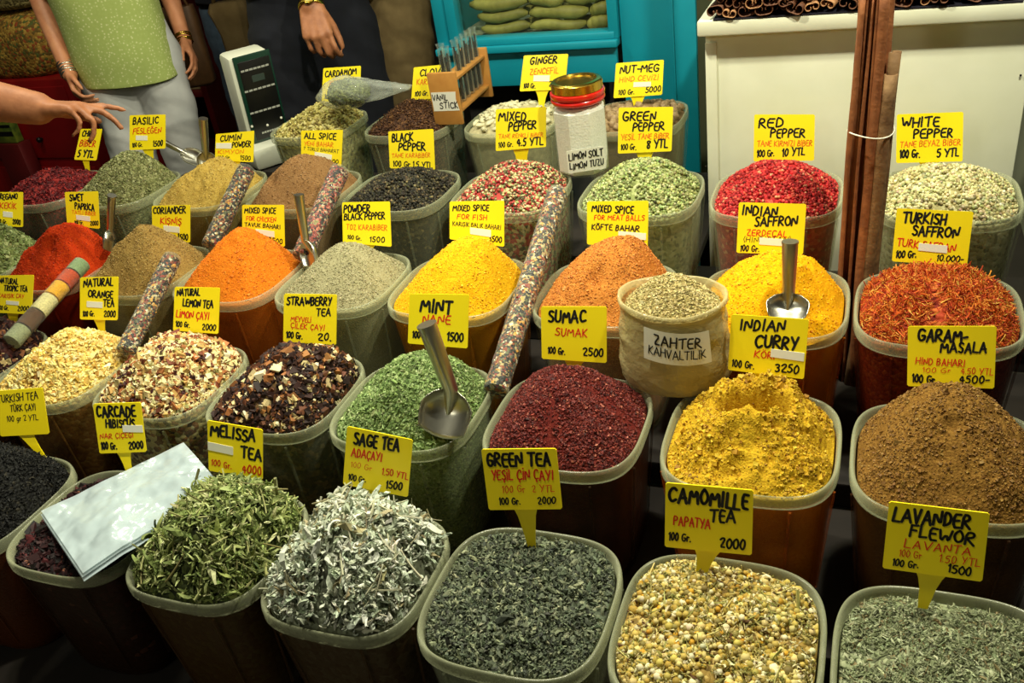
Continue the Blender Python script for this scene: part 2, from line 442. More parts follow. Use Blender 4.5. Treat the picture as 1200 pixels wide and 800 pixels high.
# ------------------------------------------------------------------ heaps
class Heap:
    """fills a tub: body inside the walls plus a mound; all coordinates local to the tub's base"""
    def __init__(s, key, peak=None, dy=0.0, H=.03, cx=0.0, e=1.4, tip=.06, low=.013, lump=.003, lscale=30, dents=(), facets=(), seed=0, squash=1.0, fine=.0008):
        row, x, W = TUBS[key]; s.key, s.row, s.x, s.W = key, row, x, W; s.half = W / 2
        s.base = np.array([x, ROW_Y[row], ROW_Z[row] - TUB_H + .0005]); s.ztop = TUB_H - low
        s.rim = s.half * .93 - .001
        if peak is not None:
            q = atY(peak[0], peak[1], ROW_Y[row] + dy) - s.base
            cx = float(q[0]); H = float(q[2] - s.ztop)
        s.c = np.array([np.clip(cx, -.5 * s.half, .5 * s.half), dy]); s.H = max(H, .004)
        s.e, s.tip, s.lump, s.lscale, s.dents, s.facets, s.seed, s.fine = e, tip, lump, lscale, dents, facets, seed, fine
    def at(s, rho, th):
        ex, ey = sup(th); x = s.c[0] * (1 - rho) + s.rim * ex * rho; y = s.c[1] * (1 - rho) + s.rim * ey * rho
        g = np.sqrt(rho ** 2 + s.tip ** 2) - s.tip; g = g / (math.sqrt(1 + s.tip ** 2) - s.tip)
        z = s.ztop + s.H * (1 - g ** s.e)
        for (nx, ny, d, slope) in s.facets:      # a flat cut face: never above this sloping plane
            pl = s.ztop + s.H - slope * ((x - s.c[0]) * nx + (y - s.c[1]) * ny - d)
            z = np.minimum(z, np.maximum(pl, s.ztop))
        for dn in s.dents:
            dx, dy_, r, dep = dn[:4]; r2, pw = (dn[4], dn[5]) if len(dn) > 4 else (r, 1.6)
            q = ((x - s.c[0] - dx) / r) ** 2 + ((y - s.c[1] - dy_) / r2) ** 2; z = z - dep * np.exp(-q ** pw)
        fade = np.clip((1 - rho) * 8, 0, 1)
        z = z + fade * (s.lump * 2 * fbm(x * s.lscale, y * s.lscale, s.seed) + s.fine * 2 * vnoise(x * 330, y * 330, s.seed + 9))
        return np.stack([x, y, z], -1)
    def surface(s, nr, nt):
        rho = np.linspace(0, 1, nr + 1)[1:]; th = np.linspace(0, 2 * np.pi, nt, endpoint=False)
        Rr, Tt = np.meshgrid(rho, th, indexing='ij'); V = s.at(Rr, Tt).reshape(-1, 3)
        V = np.concatenate([s.at(np.array([0.0]), np.array([0.0])), V])
        # body down inside the tub
        zs = np.linspace(s.ztop - .004, .0145, 7); ex, ey = sup(th)
        body = [np.stack([(s.half * tub_scale(min(z, .236)) - .0045) * ex, (s.half * tub_scale(min(z, .236)) - .0045) * ey, np.full(nt, z)], -1) for z in zs]
        V = np.concatenate([V] + body + [np.array([[0, 0, .0145]])])
        i = np.arange(nt); j = (i + 1) % nt
        tri = [np.stack([np.zeros(nt, int), 1 + i, 1 + j], -1)]
        q = []
        for r in range(nr - 1 + len(zs)):
            a = 1 + r * nt; q.append(np.stack([a + i, a + nt + i, a + nt + j, a + j], -1))
        last = 1 + (nr - 1 + len(zs)) * nt
        tri.append(np.stack([last + j, last + i, np.full(nt, len(V) - 1)], -1))
        return V, np.concatenate(tri), np.concatenate(q)
    def sample(s, n, rng, edge=1.0):
        rho = np.sqrt(rng.uniform(0, 1, n)) * edge; th = rng.uniform(0, 2 * np.pi, n)
        # even out the superellipse
        P = s.at(rho, th); e = 2e-3
        d1 = s.at(np.clip(rho + e, 0, 1.0), th) - s.at(np.clip(rho - e, 0, 1), th); d2 = s.at(rho, th + e) - s.at(rho, th - e)
        N = np.cross(d1, d2); N /= np.linalg.norm(N, axis=1)[:, None] + 1e-12; N[N[:, 2] < 0] *= -1
        return P, N
    def keep_in(s, A):
        # nothing pokes through the tub: below the rim everything stays inside the inner wall
        p = 2 / SE; r = (np.abs(A[:, 0]) ** p + np.abs(A[:, 1]) ** p) ** (1 / p) + 1e-9
        lim = np.where(A[:, 2] < TUB_H + .005, s.half * np.where(A[:, 2] > .232, .937, tub_scale(np.clip(A[:, 2], 0, .236)) - .0018 / s.half) - .0018, 9)
        k = np.minimum(1, lim / r); A[:, 0] *= k; A[:, 1] *= k; A[:, 2] = np.maximum(A[:, 2], .0140)
        return A
    def build(s, mat, label, layers=(), nr=60, nt=120, name='spice_heap', cat='spice heap', side=None, piece_mat=None):
        V, tri, q = s.surface(nr, nt); Fd = {3: [tri], 4: [q]}; T = [np.ones((len(V), 4))]; Vs = [V]; off = len(V)
        idx3, idx4 = [np.zeros(len(tri), int)], [np.zeros(len(q), int)]
        sm3, sm4 = [np.ones(len(tri), bool)], [np.ones(len(q), bool)]
        rng = np.random.default_rng(1000 + s.seed)
        for L in layers:
            P, N = s.sample(L['n'], rng, L.get('edge', .985))
            size = L['size'] * np.exp(rng.normal(size=L['n']) * L.get('var', .2))
            P = P + N * (L.get('lift', .0) + rng.uniform(-1, 1, (L['n'], 1)) * L.get('depth', .001))
            v, f, t = pieces(P, N, size, L['t'], L['pal'], L.get('tilt', .5), rng, L.get('aniso'), L.get('jit', .12))
            for k, ff in f.items():
                Fd[k].append(ff + off)
                (idx3 if k == 3 else idx4).append(np.ones(len(ff), int)); (sm3 if k == 3 else sm4).append(np.full(len(ff), L.get('smooth', False)))
            Vs.append(v); T.append(t); off += len(v)
        F = [np.concatenate(Fd[3]), np.concatenate(Fd[4])]
        A = np.concatenate(Vs)
        A = s.keep_in(A)
        me = np_mesh(name, A, F, [mat, piece_mat or MT['tint']], np.concatenate(sm3 + sm4), np.concatenate(T), np.concatenate(idx3 + idx4))
        o = link(name, me); o.location = tuple(s.base)
        return tag(o, label, cat, 'spice heaps in the tubs', 'stuff')

BALL = [templ_ball(1)]
BALL0 = [templ_ball(1)]
CHIP = [templ_chip(i) for i in range(8)]
FLAKE = [templ_chip(20 + i, .2) for i in range(8)]
GRAIN = [templ_chip(40 + i, .8) for i in range(6)]
LEAF = [templ_strip(60 + i, .22, .07, 3.4, 8, True, 2.2, .5) for i in range(10)]
SAGE = [templ_strip(80 + i, .27, .12, 3.8, 7, True, 2.4, .5) for i in range(10)]
STICK = [templ_strip(100 + i, .055, .055, .5, 5, False, .2) for i in range(6)]
TEA = [templ_strip(120 + i, .36, .22, 2.8, 4, True, 1.5, .2) for i in range(8)]
THREAD = [templ_strip(140 + i, .075, .06, 1.6, 4, True, .5) for i in range(10)]
SEED = [templ_strip(160 + i, .42, .38, .4, 3, True, .2) for i in range(5)]

def pepper_heap(key, peak, pal, label, n=3300, size=.0068, dy=.0, e=1.7, seed=0, gs=150, **kw):
    h = Heap(key, peak, dy, e=e, lump=.002, seed=seed, **kw)
    return h.build(grain_mat('packed_' + key, pal, gs, .8, .15), label, [dict(n=n, size=size, t=BALL, pal=pal, depth=.0014, lift=.0026, var=.10, smooth=True, jit=.30)], 40, 90)

# ------------------------------------------------------------------ contents, front row to back row
# row 1
tub('1a', 1, -1.392, 'black tea, far left of the front row')
tub('1b', 1, -1.139, 'dark hibiscus, half under clear bags', .244)
tub('1c', 1, -.893, 'long dried green melissa leaves', .244)
tub('1d', 1, -.648, 'silvery grey sage twigs', .244)
tub('1e', 1, -.393, 'dark rolled green tea')
tub('1f', 1, -.132, 'camomile flowers')
tub('1g', 1, .130, 'grey-green lavender in the front right corner')
pal = [((22, 22, 20), 5), ((34, 34, 30), 3), ((14, 14, 13), 4), ((50, 46, 36), .5)]
Heap('1a', (12, 540), e=2, lump=.004, seed=1).build(grain_mat('tea_black_packed', pal, 200), 'dark heap of black tea behind and below the TURKISH TEA sign',
    [dict(n=5200, size=.0085, t=TEA, pal=pal, tilt=.6, depth=.002)])
pal = [((46, 16, 18), 5), ((30, 12, 14), 5), ((74, 26, 28), 2), ((18, 10, 10), 3), ((150, 96, 74), .18)]
Heap('1b', None, H=.014, e=2.4, low=.014, lump=.005, seed=2).build(grain_mat('hibiscus_packed', pal, 110), 'dark red-black hibiscus heap partly under the clear plastic bags',
    [dict(n=4200, size=.0095, t=CHIP + TEA, pal=pal, tilt=.7, depth=.003, var=.35)])
pal = [((140, 152, 86), 5), ((168, 176, 114), 4), ((108, 122, 64), 4), ((82, 94, 48), 2), ((190, 192, 140), 1.2)]
Heap('1c', (285, 586), e=2, lump=.007, seed=3).build(grain_mat('melissa_packed', [((60, 68, 36), 3), ((90, 100, 52), 2), ((40, 46, 26), 2)], 110), 'tangled heap of long dried green melissa leaves',
    [dict(n=2600, size=.019, t=LEAF, pal=pal, tilt=.45, depth=.005, lift=.001, var=.3, edge=.97), dict(n=800, size=.025, t=LEAF, pal=pal, tilt=.5, depth=.004, lift=.004, var=.3, edge=.93),
     dict(n=90, size=.038, t=STICK, pal=[((150, 150, 96), 2), ((120, 116, 70), 1)], tilt=.5, depth=.005, lift=.008, var=.3, edge=.93)])
pal = [((192, 200, 178), 5), ((212, 216, 198), 5), ((164, 172, 148), 4), ((124, 130, 108), 2), ((224, 224, 208), 1), ((160, 150, 112), .8)]
Heap('1d', (415, 604), e=1.9, lump=.008, seed=4).build(grain_mat('sage_packed', [((104, 108, 88), 3), ((132, 138, 116), 2), ((74, 76, 62), 2)], 110), 'tangled heap of silvery grey sage twigs and leaves',
    [dict(n=2800, size=.016, t=SAGE, pal=pal, tilt=.7, depth=.005, lift=.001, var=.35, edge=.97), dict(n=900, size=.020, t=SAGE, pal=pal, tilt=.8, depth=.005, lift=.005, var=.35, edge=.94),
     dict(n=150, size=.034, t=STICK, pal=[((178, 176, 148), 3), ((140, 132, 100), 1)], tilt=.45, depth=.006, lift=.008, var=.35, edge=.93)])
pal = [((98, 106, 84), 5), ((76, 84, 66), 5), ((122, 128, 102), 3), ((56, 60, 50), 3), ((150, 154, 122), 1)]
Heap('1e', None, H=.020, e=2.2, lump=.005, low=.010, seed=5).build(grain_mat('green_tea_packed', pal, 170), 'heap of dark rolled green tea between the sage and the camomile',
    [dict(n=7500, size=.0115, t=TEA, pal=pal, tilt=.8, depth=.0035, lift=.001, var=.3)])
pal_c = [((186, 164, 80), 5), ((206, 188, 120), 4), ((166, 138, 56), 4), ((218, 208, 166), 3), ((136, 120, 62), 3), ((196, 148, 40), .6)]
pal_p = [((216, 206, 160), 3), ((190, 174, 110), 3), ((156, 146, 78), 4), ((118, 116, 56), 3), ((96, 66, 36), 1.5)]
Heap('1f', None, H=.022, e=2.4, low=.012, lump=.006, seed=6).build(grain_mat('camomile_packed', [((150, 122, 56), 3), ((112, 90, 40), 2), ((186, 160, 90), 2)], 120), 'heap of dried yellow and cream camomile flowers',
    [dict(n=2300, size=.0082, t=BALL, pal=pal_c, tilt=1, depth=.003, lift=.0022, var=.22, smooth=True), dict(n=5600, size=.0072, t=TEA + SAGE, pal=pal_p, tilt=.9, depth=.003, lift=.0035, var=.3),
     dict(n=240, size=.026, t=STICK, pal=[((160, 158, 88), 1), ((190, 176, 110), 1)], tilt=.5, depth=.003, lift=.005, var=.3)])
pal = [((132, 140, 104), 5), ((154, 160, 124), 4), ((108, 114, 82), 4), ((84, 88, 64), 2), ((126, 112, 76), 1), ((172, 176, 142), 1)]
Heap('1g', None, H=.028, e=2, lump=.006, low=.014, seed=7).build(grain_mat('lavender_packed', pal, 200), 'grey-green heap of lavender buds in the front right corner',
    [dict(n=10500, size=.0085, t=SEED + TEA, pal=pal, tilt=.6, depth=.002, lift=.0007, var=.22, aniso=(1, .7, .7)), dict(n=250, size=.022, t=STICK, pal=pal, tilt=.3, depth=.001, lift=.002)])
# row 2
tub('2a', 2, -1.752, 'dark fruit tea under the layered spice tube')
tub('2b', 2, -1.492, 'pale cream diced tea at the left')
tub('2c', 2, -1.222, 'cream and brown mixed fruit tea chips')
tub('2d', 2, -.958, 'dark mixed fruit tea chips')
tub('2e', 2, -.700, 'crushed green mint with the large scoop')
tub('2f', 2, -.418, 'dark red sumac')
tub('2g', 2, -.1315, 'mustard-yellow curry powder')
tub('2h', 2, .136, 'brown garam masala')
pal = [((60, 26, 22), 4), ((36, 18, 18), 4), ((130, 84, 54), 2), ((196, 170, 120), .8)]
Heap('2a', (20, 388), e=2, lump=.004, seed=11).build(grain_mat('dark_fruit_packed', pal, 110), 'dark red-brown fruit tea heap under the lower end of the layered spice tube',
    [dict(n=2300, size=.011, t=CHIP, pal=pal, tilt=.7, depth=.003, var=.3)])
pal = [((232, 206, 118), 5), ((240, 222, 150), 4), ((212, 176, 84), 3), ((180, 138, 58), 1.2), ((246, 234, 180), 1)]
Heap('2b', (100, 396), e=1.6, lump=.004, seed=12).build(grain_mat('cream_chip_packed', [((190, 150, 80), 3), ((150, 106, 52), 3), ((210, 180, 110), 2)], 110), 'heap of pale cream diced apple tea at the left edge',
    [dict(n=7500, size=.0060, t=CHIP + GRAIN, pal=pal, tilt=.8, depth=.003, lift=.001, var=.25)])
pal = [((228, 210, 150), 5), ((240, 228, 184), 2.6), ((168, 106, 60), 2.4), ((120, 62, 40), 2), ((64, 30, 32), 1.6), ((196, 156, 92), 2), ((150, 140, 80), 1)]
Heap('2c', (205, 402), e=1.8, lump=.004, seed=13).build(grain_mat('mixed_chip_packed', pal, 110), 'heap of cream, brown and dark red mixed fruit tea chips',
    [dict(n=6200, size=.0068, t=CHIP + GRAIN, pal=pal, tilt=.8, depth=.003, lift=.001, var=.3)])
pal = [((50, 28, 22), 5), ((34, 20, 18), 5), ((96, 56, 34), 3), ((150, 98, 52), 2), ((206, 184, 132), 1.4), ((230, 216, 176), .8)]
Heap('2d', (355, 418), e=1.9, lump=.004, seed=14).build(grain_mat('dark_chip_packed', [((70, 50, 32), 3), ((46, 32, 22), 3), ((110, 84, 50), 2)], 110), 'heap of dark brown mixed tea chips with cream bits',
    [dict(n=5000, size=.0076, t=CHIP + GRAIN, pal=pal, tilt=.8, depth=.003, lift=.001, var=.3)])
pal = [((128, 150, 88), 5), ((146, 166, 106), 4), ((104, 128, 68), 4), ((82, 102, 54), 2), ((172, 184, 132), 1)]
Heap('2e', (500, 420), e=1.5, lump=.003, seed=15).build(grain_mat('mint_packed', pal, 260), 'crushed green mint heap under the large metal scoop',
    [dict(n=14000, size=.0048, t=FLAKE, pal=pal, tilt=.6, depth=.0012, lift=.0005, var=.3)])
pal = [((104, 34, 28), 5), ((84, 24, 22), 4), ((126, 52, 40), 2.5), ((60, 18, 18), 2), ((176, 104, 84), .5)]
Heap('2f', (655, 433), dy=.015, e=1.45, tip=.12, lump=.004, lscale=22, dents=((-.005, -.012, .012, .006), (.055, -.01, .03, .01)), seed=16).build(powder_mat('sumac_red', (100, 34, 28), (70, 20, 20), (122, 54, 42)), 'dark red coarse sumac heap behind the GREEN TEA sign',
    [dict(n=17000, size=.0023, t=GRAIN, pal=pal, tilt=1, depth=.0008, lift=.0003, var=.3)], 80, 150)
pal = [((196, 160, 34), 5), ((176, 136, 26), 4), ((208, 176, 50), 3), ((140, 100, 24), 1.5)]
Heap('2g', (893, 446), dy=.048, e=1.3, tip=.30, lump=.010, lscale=55, dents=((-.006, -.036, .050, .078, .027, 3.0), (-.005, -.083, .05, -.022, .018, 1.2), (-.062, -.05, .022, .008), (.050, -.03, .026, -.012), (-.058, -.02, .022, -.008)), seed=17, fine=.0011).build(
    powder_mat('curry_yellow', (198, 160, 34), (170, 126, 28), (210, 178, 48), 330, .8), 'crumbly mustard-yellow curry heap with a hollow scooped in its top',
    [dict(n=5000, size=.0018, t=GRAIN, pal=pal, tilt=1, depth=.0005, lift=.0001, var=.5), dict(n=120, size=.0052, t=GRAIN, pal=pal[:2], tilt=1, depth=.0008, var=.3)], 130, 240)
pal = [((130, 94, 40), 5), ((110, 76, 30), 4), ((152, 116, 52), 2)]
Heap('2h', (1112, 457), dy=.02, e=1.35, tip=.25, lump=.006, lscale=24, dents=((.005, -.05, .009, .008), (-.05, -.03, .008, .008)), seed=18, fine=.0016).build(
    powder_mat('garam_brown', (130, 94, 40), (102, 70, 28), (154, 118, 54), 330, .7), 'brown rounded heap of garam masala at the right edge',
    [dict(n=7000, size=.0018, t=GRAIN, pal=pal, tilt=1, depth=.0005, lift=.0001, var=.35)], 110, 200)
# row 3
tub('3y', 3, -2.052, 'green oregano flakes at the left edge')
tub('3z', 3, -1.792, 'orange-red paprika')
tub('3b', 3, -1.532, 'olive-brown ground coriander')
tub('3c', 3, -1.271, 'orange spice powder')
tub('3d', 3, -1.006, 'grey ground black pepper')
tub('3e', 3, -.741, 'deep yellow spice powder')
tub('3f', 3, -.437, 'orange-brown meat ball spice')
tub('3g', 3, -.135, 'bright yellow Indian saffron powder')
tub('3h', 3, .127, 'orange-red Turkish saffron threads')
pal = [((130, 146, 88), 4), ((108, 124, 66), 4), ((160, 172, 116), 2), ((84, 96, 52), 2)]
Heap('3y', (-5, 264), e=1.6, lump=.003, seed=21).build(grain_mat('oregano_packed', pal, 240), 'green oregano flakes at the left edge below the OREGANO sign',
    [dict(n=8000, size=.0066, t=FLAKE, pal=pal, tilt=.6, depth=.0015, var=.3)])
def powder_heap(key, peak, c1, c2, c3, label, pal=None, n=2500, **kw):
    kw.setdefault('tip', .12); kw.setdefault('e', 1.25); kw.setdefault('lump', .004)
    h = Heap(key, peak, **kw)
    return h.build(powder_mat('powder_' + key, c1, c2, c3, 360, .6), label, [dict(n=n, size=.0017, t=GRAIN, pal=[(c1, 3), (c2, 2), (c3, 2)], tilt=1, depth=.0004, lift=.0, var=.3)], 90, 170)
powder_heap('3z', (78, 263), (204, 60, 16), (176, 40, 12), (218, 82, 26), 'bright orange-red cone of paprika powder at the left', dents=((-.01, -.045, .013, .010),), seed=22, lump=.007, e=1.3)
powder_heap('3b', (168, 266), (160, 130, 70), (132, 104, 52), (180, 152, 90), 'olive-brown cone of ground coriander behind the NATURAL ORANGE TEA sign', seed=23, n=7000)
powder_heap('3c', (283, 269), (222, 122, 26), (196, 98, 18), (232, 142, 44), 'smooth orange powder cone behind the NATURAL LEMON TEA sign', seed=24, facets=((.8, -.6, .004, .75),), lump=.002)
powder_heap('3d', (403, 287), (156, 150, 114), (132, 126, 92), (176, 170, 134), 'grey cone of ground black pepper behind the STRAWBERRY TEA sign', seed=25, n=6000, lump=.002)
powder_heap('3e', (556, 281), (232, 176, 18), (206, 144, 12), (240, 192, 40), 'deep yellow powder cone behind the MINT sign', seed=26, facets=((.85, -.5, .003, .8),), lump=.003, tip=.2)
powder_heap('3f', (733, 282), (196, 124, 52), (168, 96, 36), (212, 146, 70), 'orange-brown heap of meat ball spice behind the SUMAC sign', seed=27, n=7000, dents=((-.04, -.06, .012, .012), (.01, -.06, .01, .006)), lump=.004, tip=.3)
powder_heap('3g', (915, 297), (240, 176, 12), (222, 148, 8), (246, 190, 30), 'bright yellow heap of Indian saffron with a scoop stuck in it', seed=28, dents=((.035, -.085, .034, .022), (.06, -.04, .025, .01)), lump=.006, tip=.3)
pal = [((204, 96, 28), 5), ((184, 66, 22), 4), ((218, 140, 46), 3.5), ((142, 40, 20), 2.4), ((224, 176, 76), 1.4)]
Heap('3h', (1095, 322), e=2, lump=.004, seed=29).build(grain_mat('saffron_packed', [((170, 60, 24), 3), ((130, 36, 20), 2), ((196, 100, 40), 2)], 150), 'heap of orange-red saffron threads behind the GARAM MASALA sign',
    [dict(n=8500, size=.017, t=THREAD, pal=pal, tilt=.35, depth=.002, lift=.001, var=.3)])
# row 4
tub('4a', 4, -2.125, 'dark red chili flakes')
tub('4b', 4, -1.860, 'grey-green dried basil')
tub('4c', 4, -1.577, 'tan cumin powder')
tub('4d', 4, -1.292, 'brown mixed chicken spice')
tub('4e', 4, -1.020, 'whole black peppercorns')
tub('4f', 4, -.741, 'pink, white and black mixed peppercorns')
tub('4g', 4, -.442, 'whole green peppercorns')
tub('4h', 4, -.163, 'red peppercorns')
tub('4i', 4, .149, 'white peppercorns at the right edge')
pal = [((110, 20, 24), 4), ((74, 14, 20), 4), ((150, 44, 40), 2)]
Heap('4a', (55, 203), e=1.8, lump=.003, seed=31).build(grain_mat('chili_packed', pal, 180), 'dark red chili flakes beside the red cabinet',
    [dict(n=4500, size=.0075, t=FLAKE, pal=pal, tilt=.7, depth=.0015, var=.3)])
pal = [((140, 142, 92), 4), ((116, 120, 72), 4), ((164, 164, 116), 2), ((90, 92, 54), 2)]
Heap('4b', (152, 179), e=1.4, lump=.003, tip=.15, seed=32).build(grain_mat('basil_packed', pal, 260), 'grey-green heap of dried basil below the BASILIC sign',
    [dict(n=8000, size=.0042, t=FLAKE, pal=pal, tilt=.6, depth=.0012, var=.3)])
powder_heap('4c', (250, 189), (186, 156, 74), (160, 130, 56), (204, 178, 98), 'tan heap of cumin powder with a rough top', seed=33, lump=.007, tip=.3, dents=((0.0, -.03, .012, .006),))
powder_heap('4d', (352, 183), (150, 112, 70), (128, 92, 54), (168, 132, 90), 'smooth brown heap of mixed chicken spice below the ALL SPICE sign', seed=34, dents=((-.06, -.05, .016, .02),), tip=.3)
pepper_heap('4e', (478, 203), [((50, 46, 34), 5), ((34, 32, 26), 4), ((84, 76, 52), 2), ((120, 108, 74), .6)], 'heap of whole black peppercorns below the BLACK PEPPER sign', seed=35)
pepper_heap('4f', (608, 194), [((206, 190, 140), 4), ((186, 74, 66), 3), ((90, 84, 54), 2.5), ((150, 150, 92), 1.5), ((150, 40, 44), 1.5)], 'mixed heap of pink, white and dark peppercorns below the MIXED PEPPER sign', seed=36)
pepper_heap('4g', (757, 191), [((164, 172, 110), 5), ((140, 150, 88), 4), ((186, 192, 136), 3), ((112, 120, 66), 2)], 'heap of whole green peppercorns below the GREEN PEPPER sign', seed=37)
pepper_heap('4h', (912, 194), [((190, 44, 44), 5), ((160, 28, 34), 4), ((214, 90, 72), 2), ((216, 150, 110), .6)], 'heap of red peppercorns below the RED PEPPER sign', seed=38)
pepper_heap('4i', (1112, 199), [((206, 200, 146), 5), ((186, 178, 122), 4), ((222, 216, 170), 2), ((150, 140, 92), 1.5)], 'heap of white peppercorns below the WHITE PEPPER sign', seed=39)
# row 5
tub('5a', 5, -1.516, 'pale green cardamom pods in the back row')
tub('5b', 5, -1.200, 'brown cloves in the back row')
tub('5c', 5, -.893, 'white ginger pieces in the back row')
tub('5d', 5, -.560, 'round nutmegs in the back row')
pal = [((190, 178, 104), 5), ((206, 196, 130), 4), ((160, 146, 74), 3), ((120, 104, 54), 1.8)]
Heap('5a', (385, 122), e=1.4, lump=.004, seed=41).build(grain_mat('cardamom_packed', pal, 110), 'heap of pale green cardamom pods below the CARDAMOM sign',
    [dict(n=1700, size=.0078, t=BALL, pal=pal, tilt=.8, depth=.003, lift=.002, smooth=True, aniso=(1.7, .85, .85))])
pal = [((84, 54, 32), 5), ((62, 38, 24), 4), ((116, 80, 46), 2.5)]
Heap('5b', (485, 120), e=1.6, lump=.003, seed=42).build(grain_mat('clove_packed', pal, 170), 'brown heap of cloves in front of the vanilla rack',
    [dict(n=2600, size=.012, t=STICK, pal=pal, tilt=.9, depth=.003, aniso=(1, 3, 3)), dict(n=1200, size=.0062, t=BALL, pal=pal, depth=.003, lift=.002, smooth=True)])

#@@PART2
# ------------------------------------------------------------------ ginger and nutmeg, piece by piece
def fill_tub_body(key, c, label, name='spice_heap', H=.035, peak=None):
    return Heap(key, peak, H=H, e=1.8, lump=.002, seed=50 + len(key)).build(plain('packed_' + key, c, .9, c2=tuple(int(v * .8) for v in c), nscale=60, bump=.4, bscale=120), label, [], 24, 48)
fill_tub_body('5c', (196, 186, 140), 'packed lower ginger pieces inside the back row tub beside the salt jar', peak=(603, 124))
fill_tub_body('5d', (140, 110, 72), 'packed lower nutmegs inside the back row tub', peak=(765, 126))
def lumpy(rad, seed, c=(0, 0, 0), n=9):
    mb = MB(); mb.ball((0, 0, 0), rad, n); r = np.random.default_rng(seed)
    V = np.array(mb.v); d = V / (np.linalg.norm(V, axis=1)[:, None] + 1e-9); ph = r.uniform(0, 6, 6)
    k = 1 + .14 * np.sin(3 * d[:, 0] * 2 + ph[0]) * np.cos(2.5 * d[:, 1] * 2 + ph[1]) + .09 * np.sin(6 * d[:, 2] + 5 * d[:, 0] + ph[2])
    mb.v = [tuple(q) for q in V * k[:, None]]; return mb
GINGER_M = plain('ginger_skin', (226, 220, 184), .7, c2=(204, 196, 150), nscale=60, bump=.3, bscale=200)
NUT_M = plain('nutmeg_shell', (172, 146, 106), .6, c2=(140, 112, 76), nscale=120, bump=.5, bscale=260, bdist=.001)
ging = []
for k in range(4):
    r = np.random.default_rng(300 + k); mb = lumpy((.016, .0075, .006), 310 + k)
    o = lumpy((.008, .006, .006), 320 + k); mb.add([(x + r.uniform(-.006, .006), y + .006 * (1 if k % 2 else -1), z) for x, y, z in o.v], o.f)
    ging.append(mb.mesh('ginger_piece', GINGER_M, 180))
nuts = [lumpy((.0135, .0108, .0108), 330 + k).mesh('nutmeg', NUT_M, 180) for k in range(3)]
def pile(key, meshes, n, sep, name, label, cat, group, peak, seed):
    h = Heap(key, peak, H=.035, e=1.8, lump=.0, seed=seed, fine=0); rng = np.random.default_rng(seed); got = []
    P, N = h.sample(6000, rng, .86)
    for p_, n_ in zip(P, N):
        if len(got) >= n: break
        if all(np.linalg.norm(p_ - g) > sep for g in got):
            got.append(p_)
            o = link(name, meshes[len(got) % len(meshes)]); o.location = tuple(h.base + p_ + n_ * .004)
            o.rotation_euler = (rng.uniform(-.5, .5), rng.uniform(-.5, .5), rng.uniform(0, 6.28)); tag(o, label, cat, group)
pile('5c', ging, 75, .0165, 'ginger_piece', 'knobbly white dried ginger piece in the heap below the GINGER sign', 'ginger', 'ginger pieces in the back row tub', (603, 126), 61)
pile('5d', nuts, 58, .0195, 'nutmeg', 'whole round brown nutmeg in the heap below the NUT-MEG sign', 'nutmeg', 'nutmegs in the back row tub', (765, 128), 62)

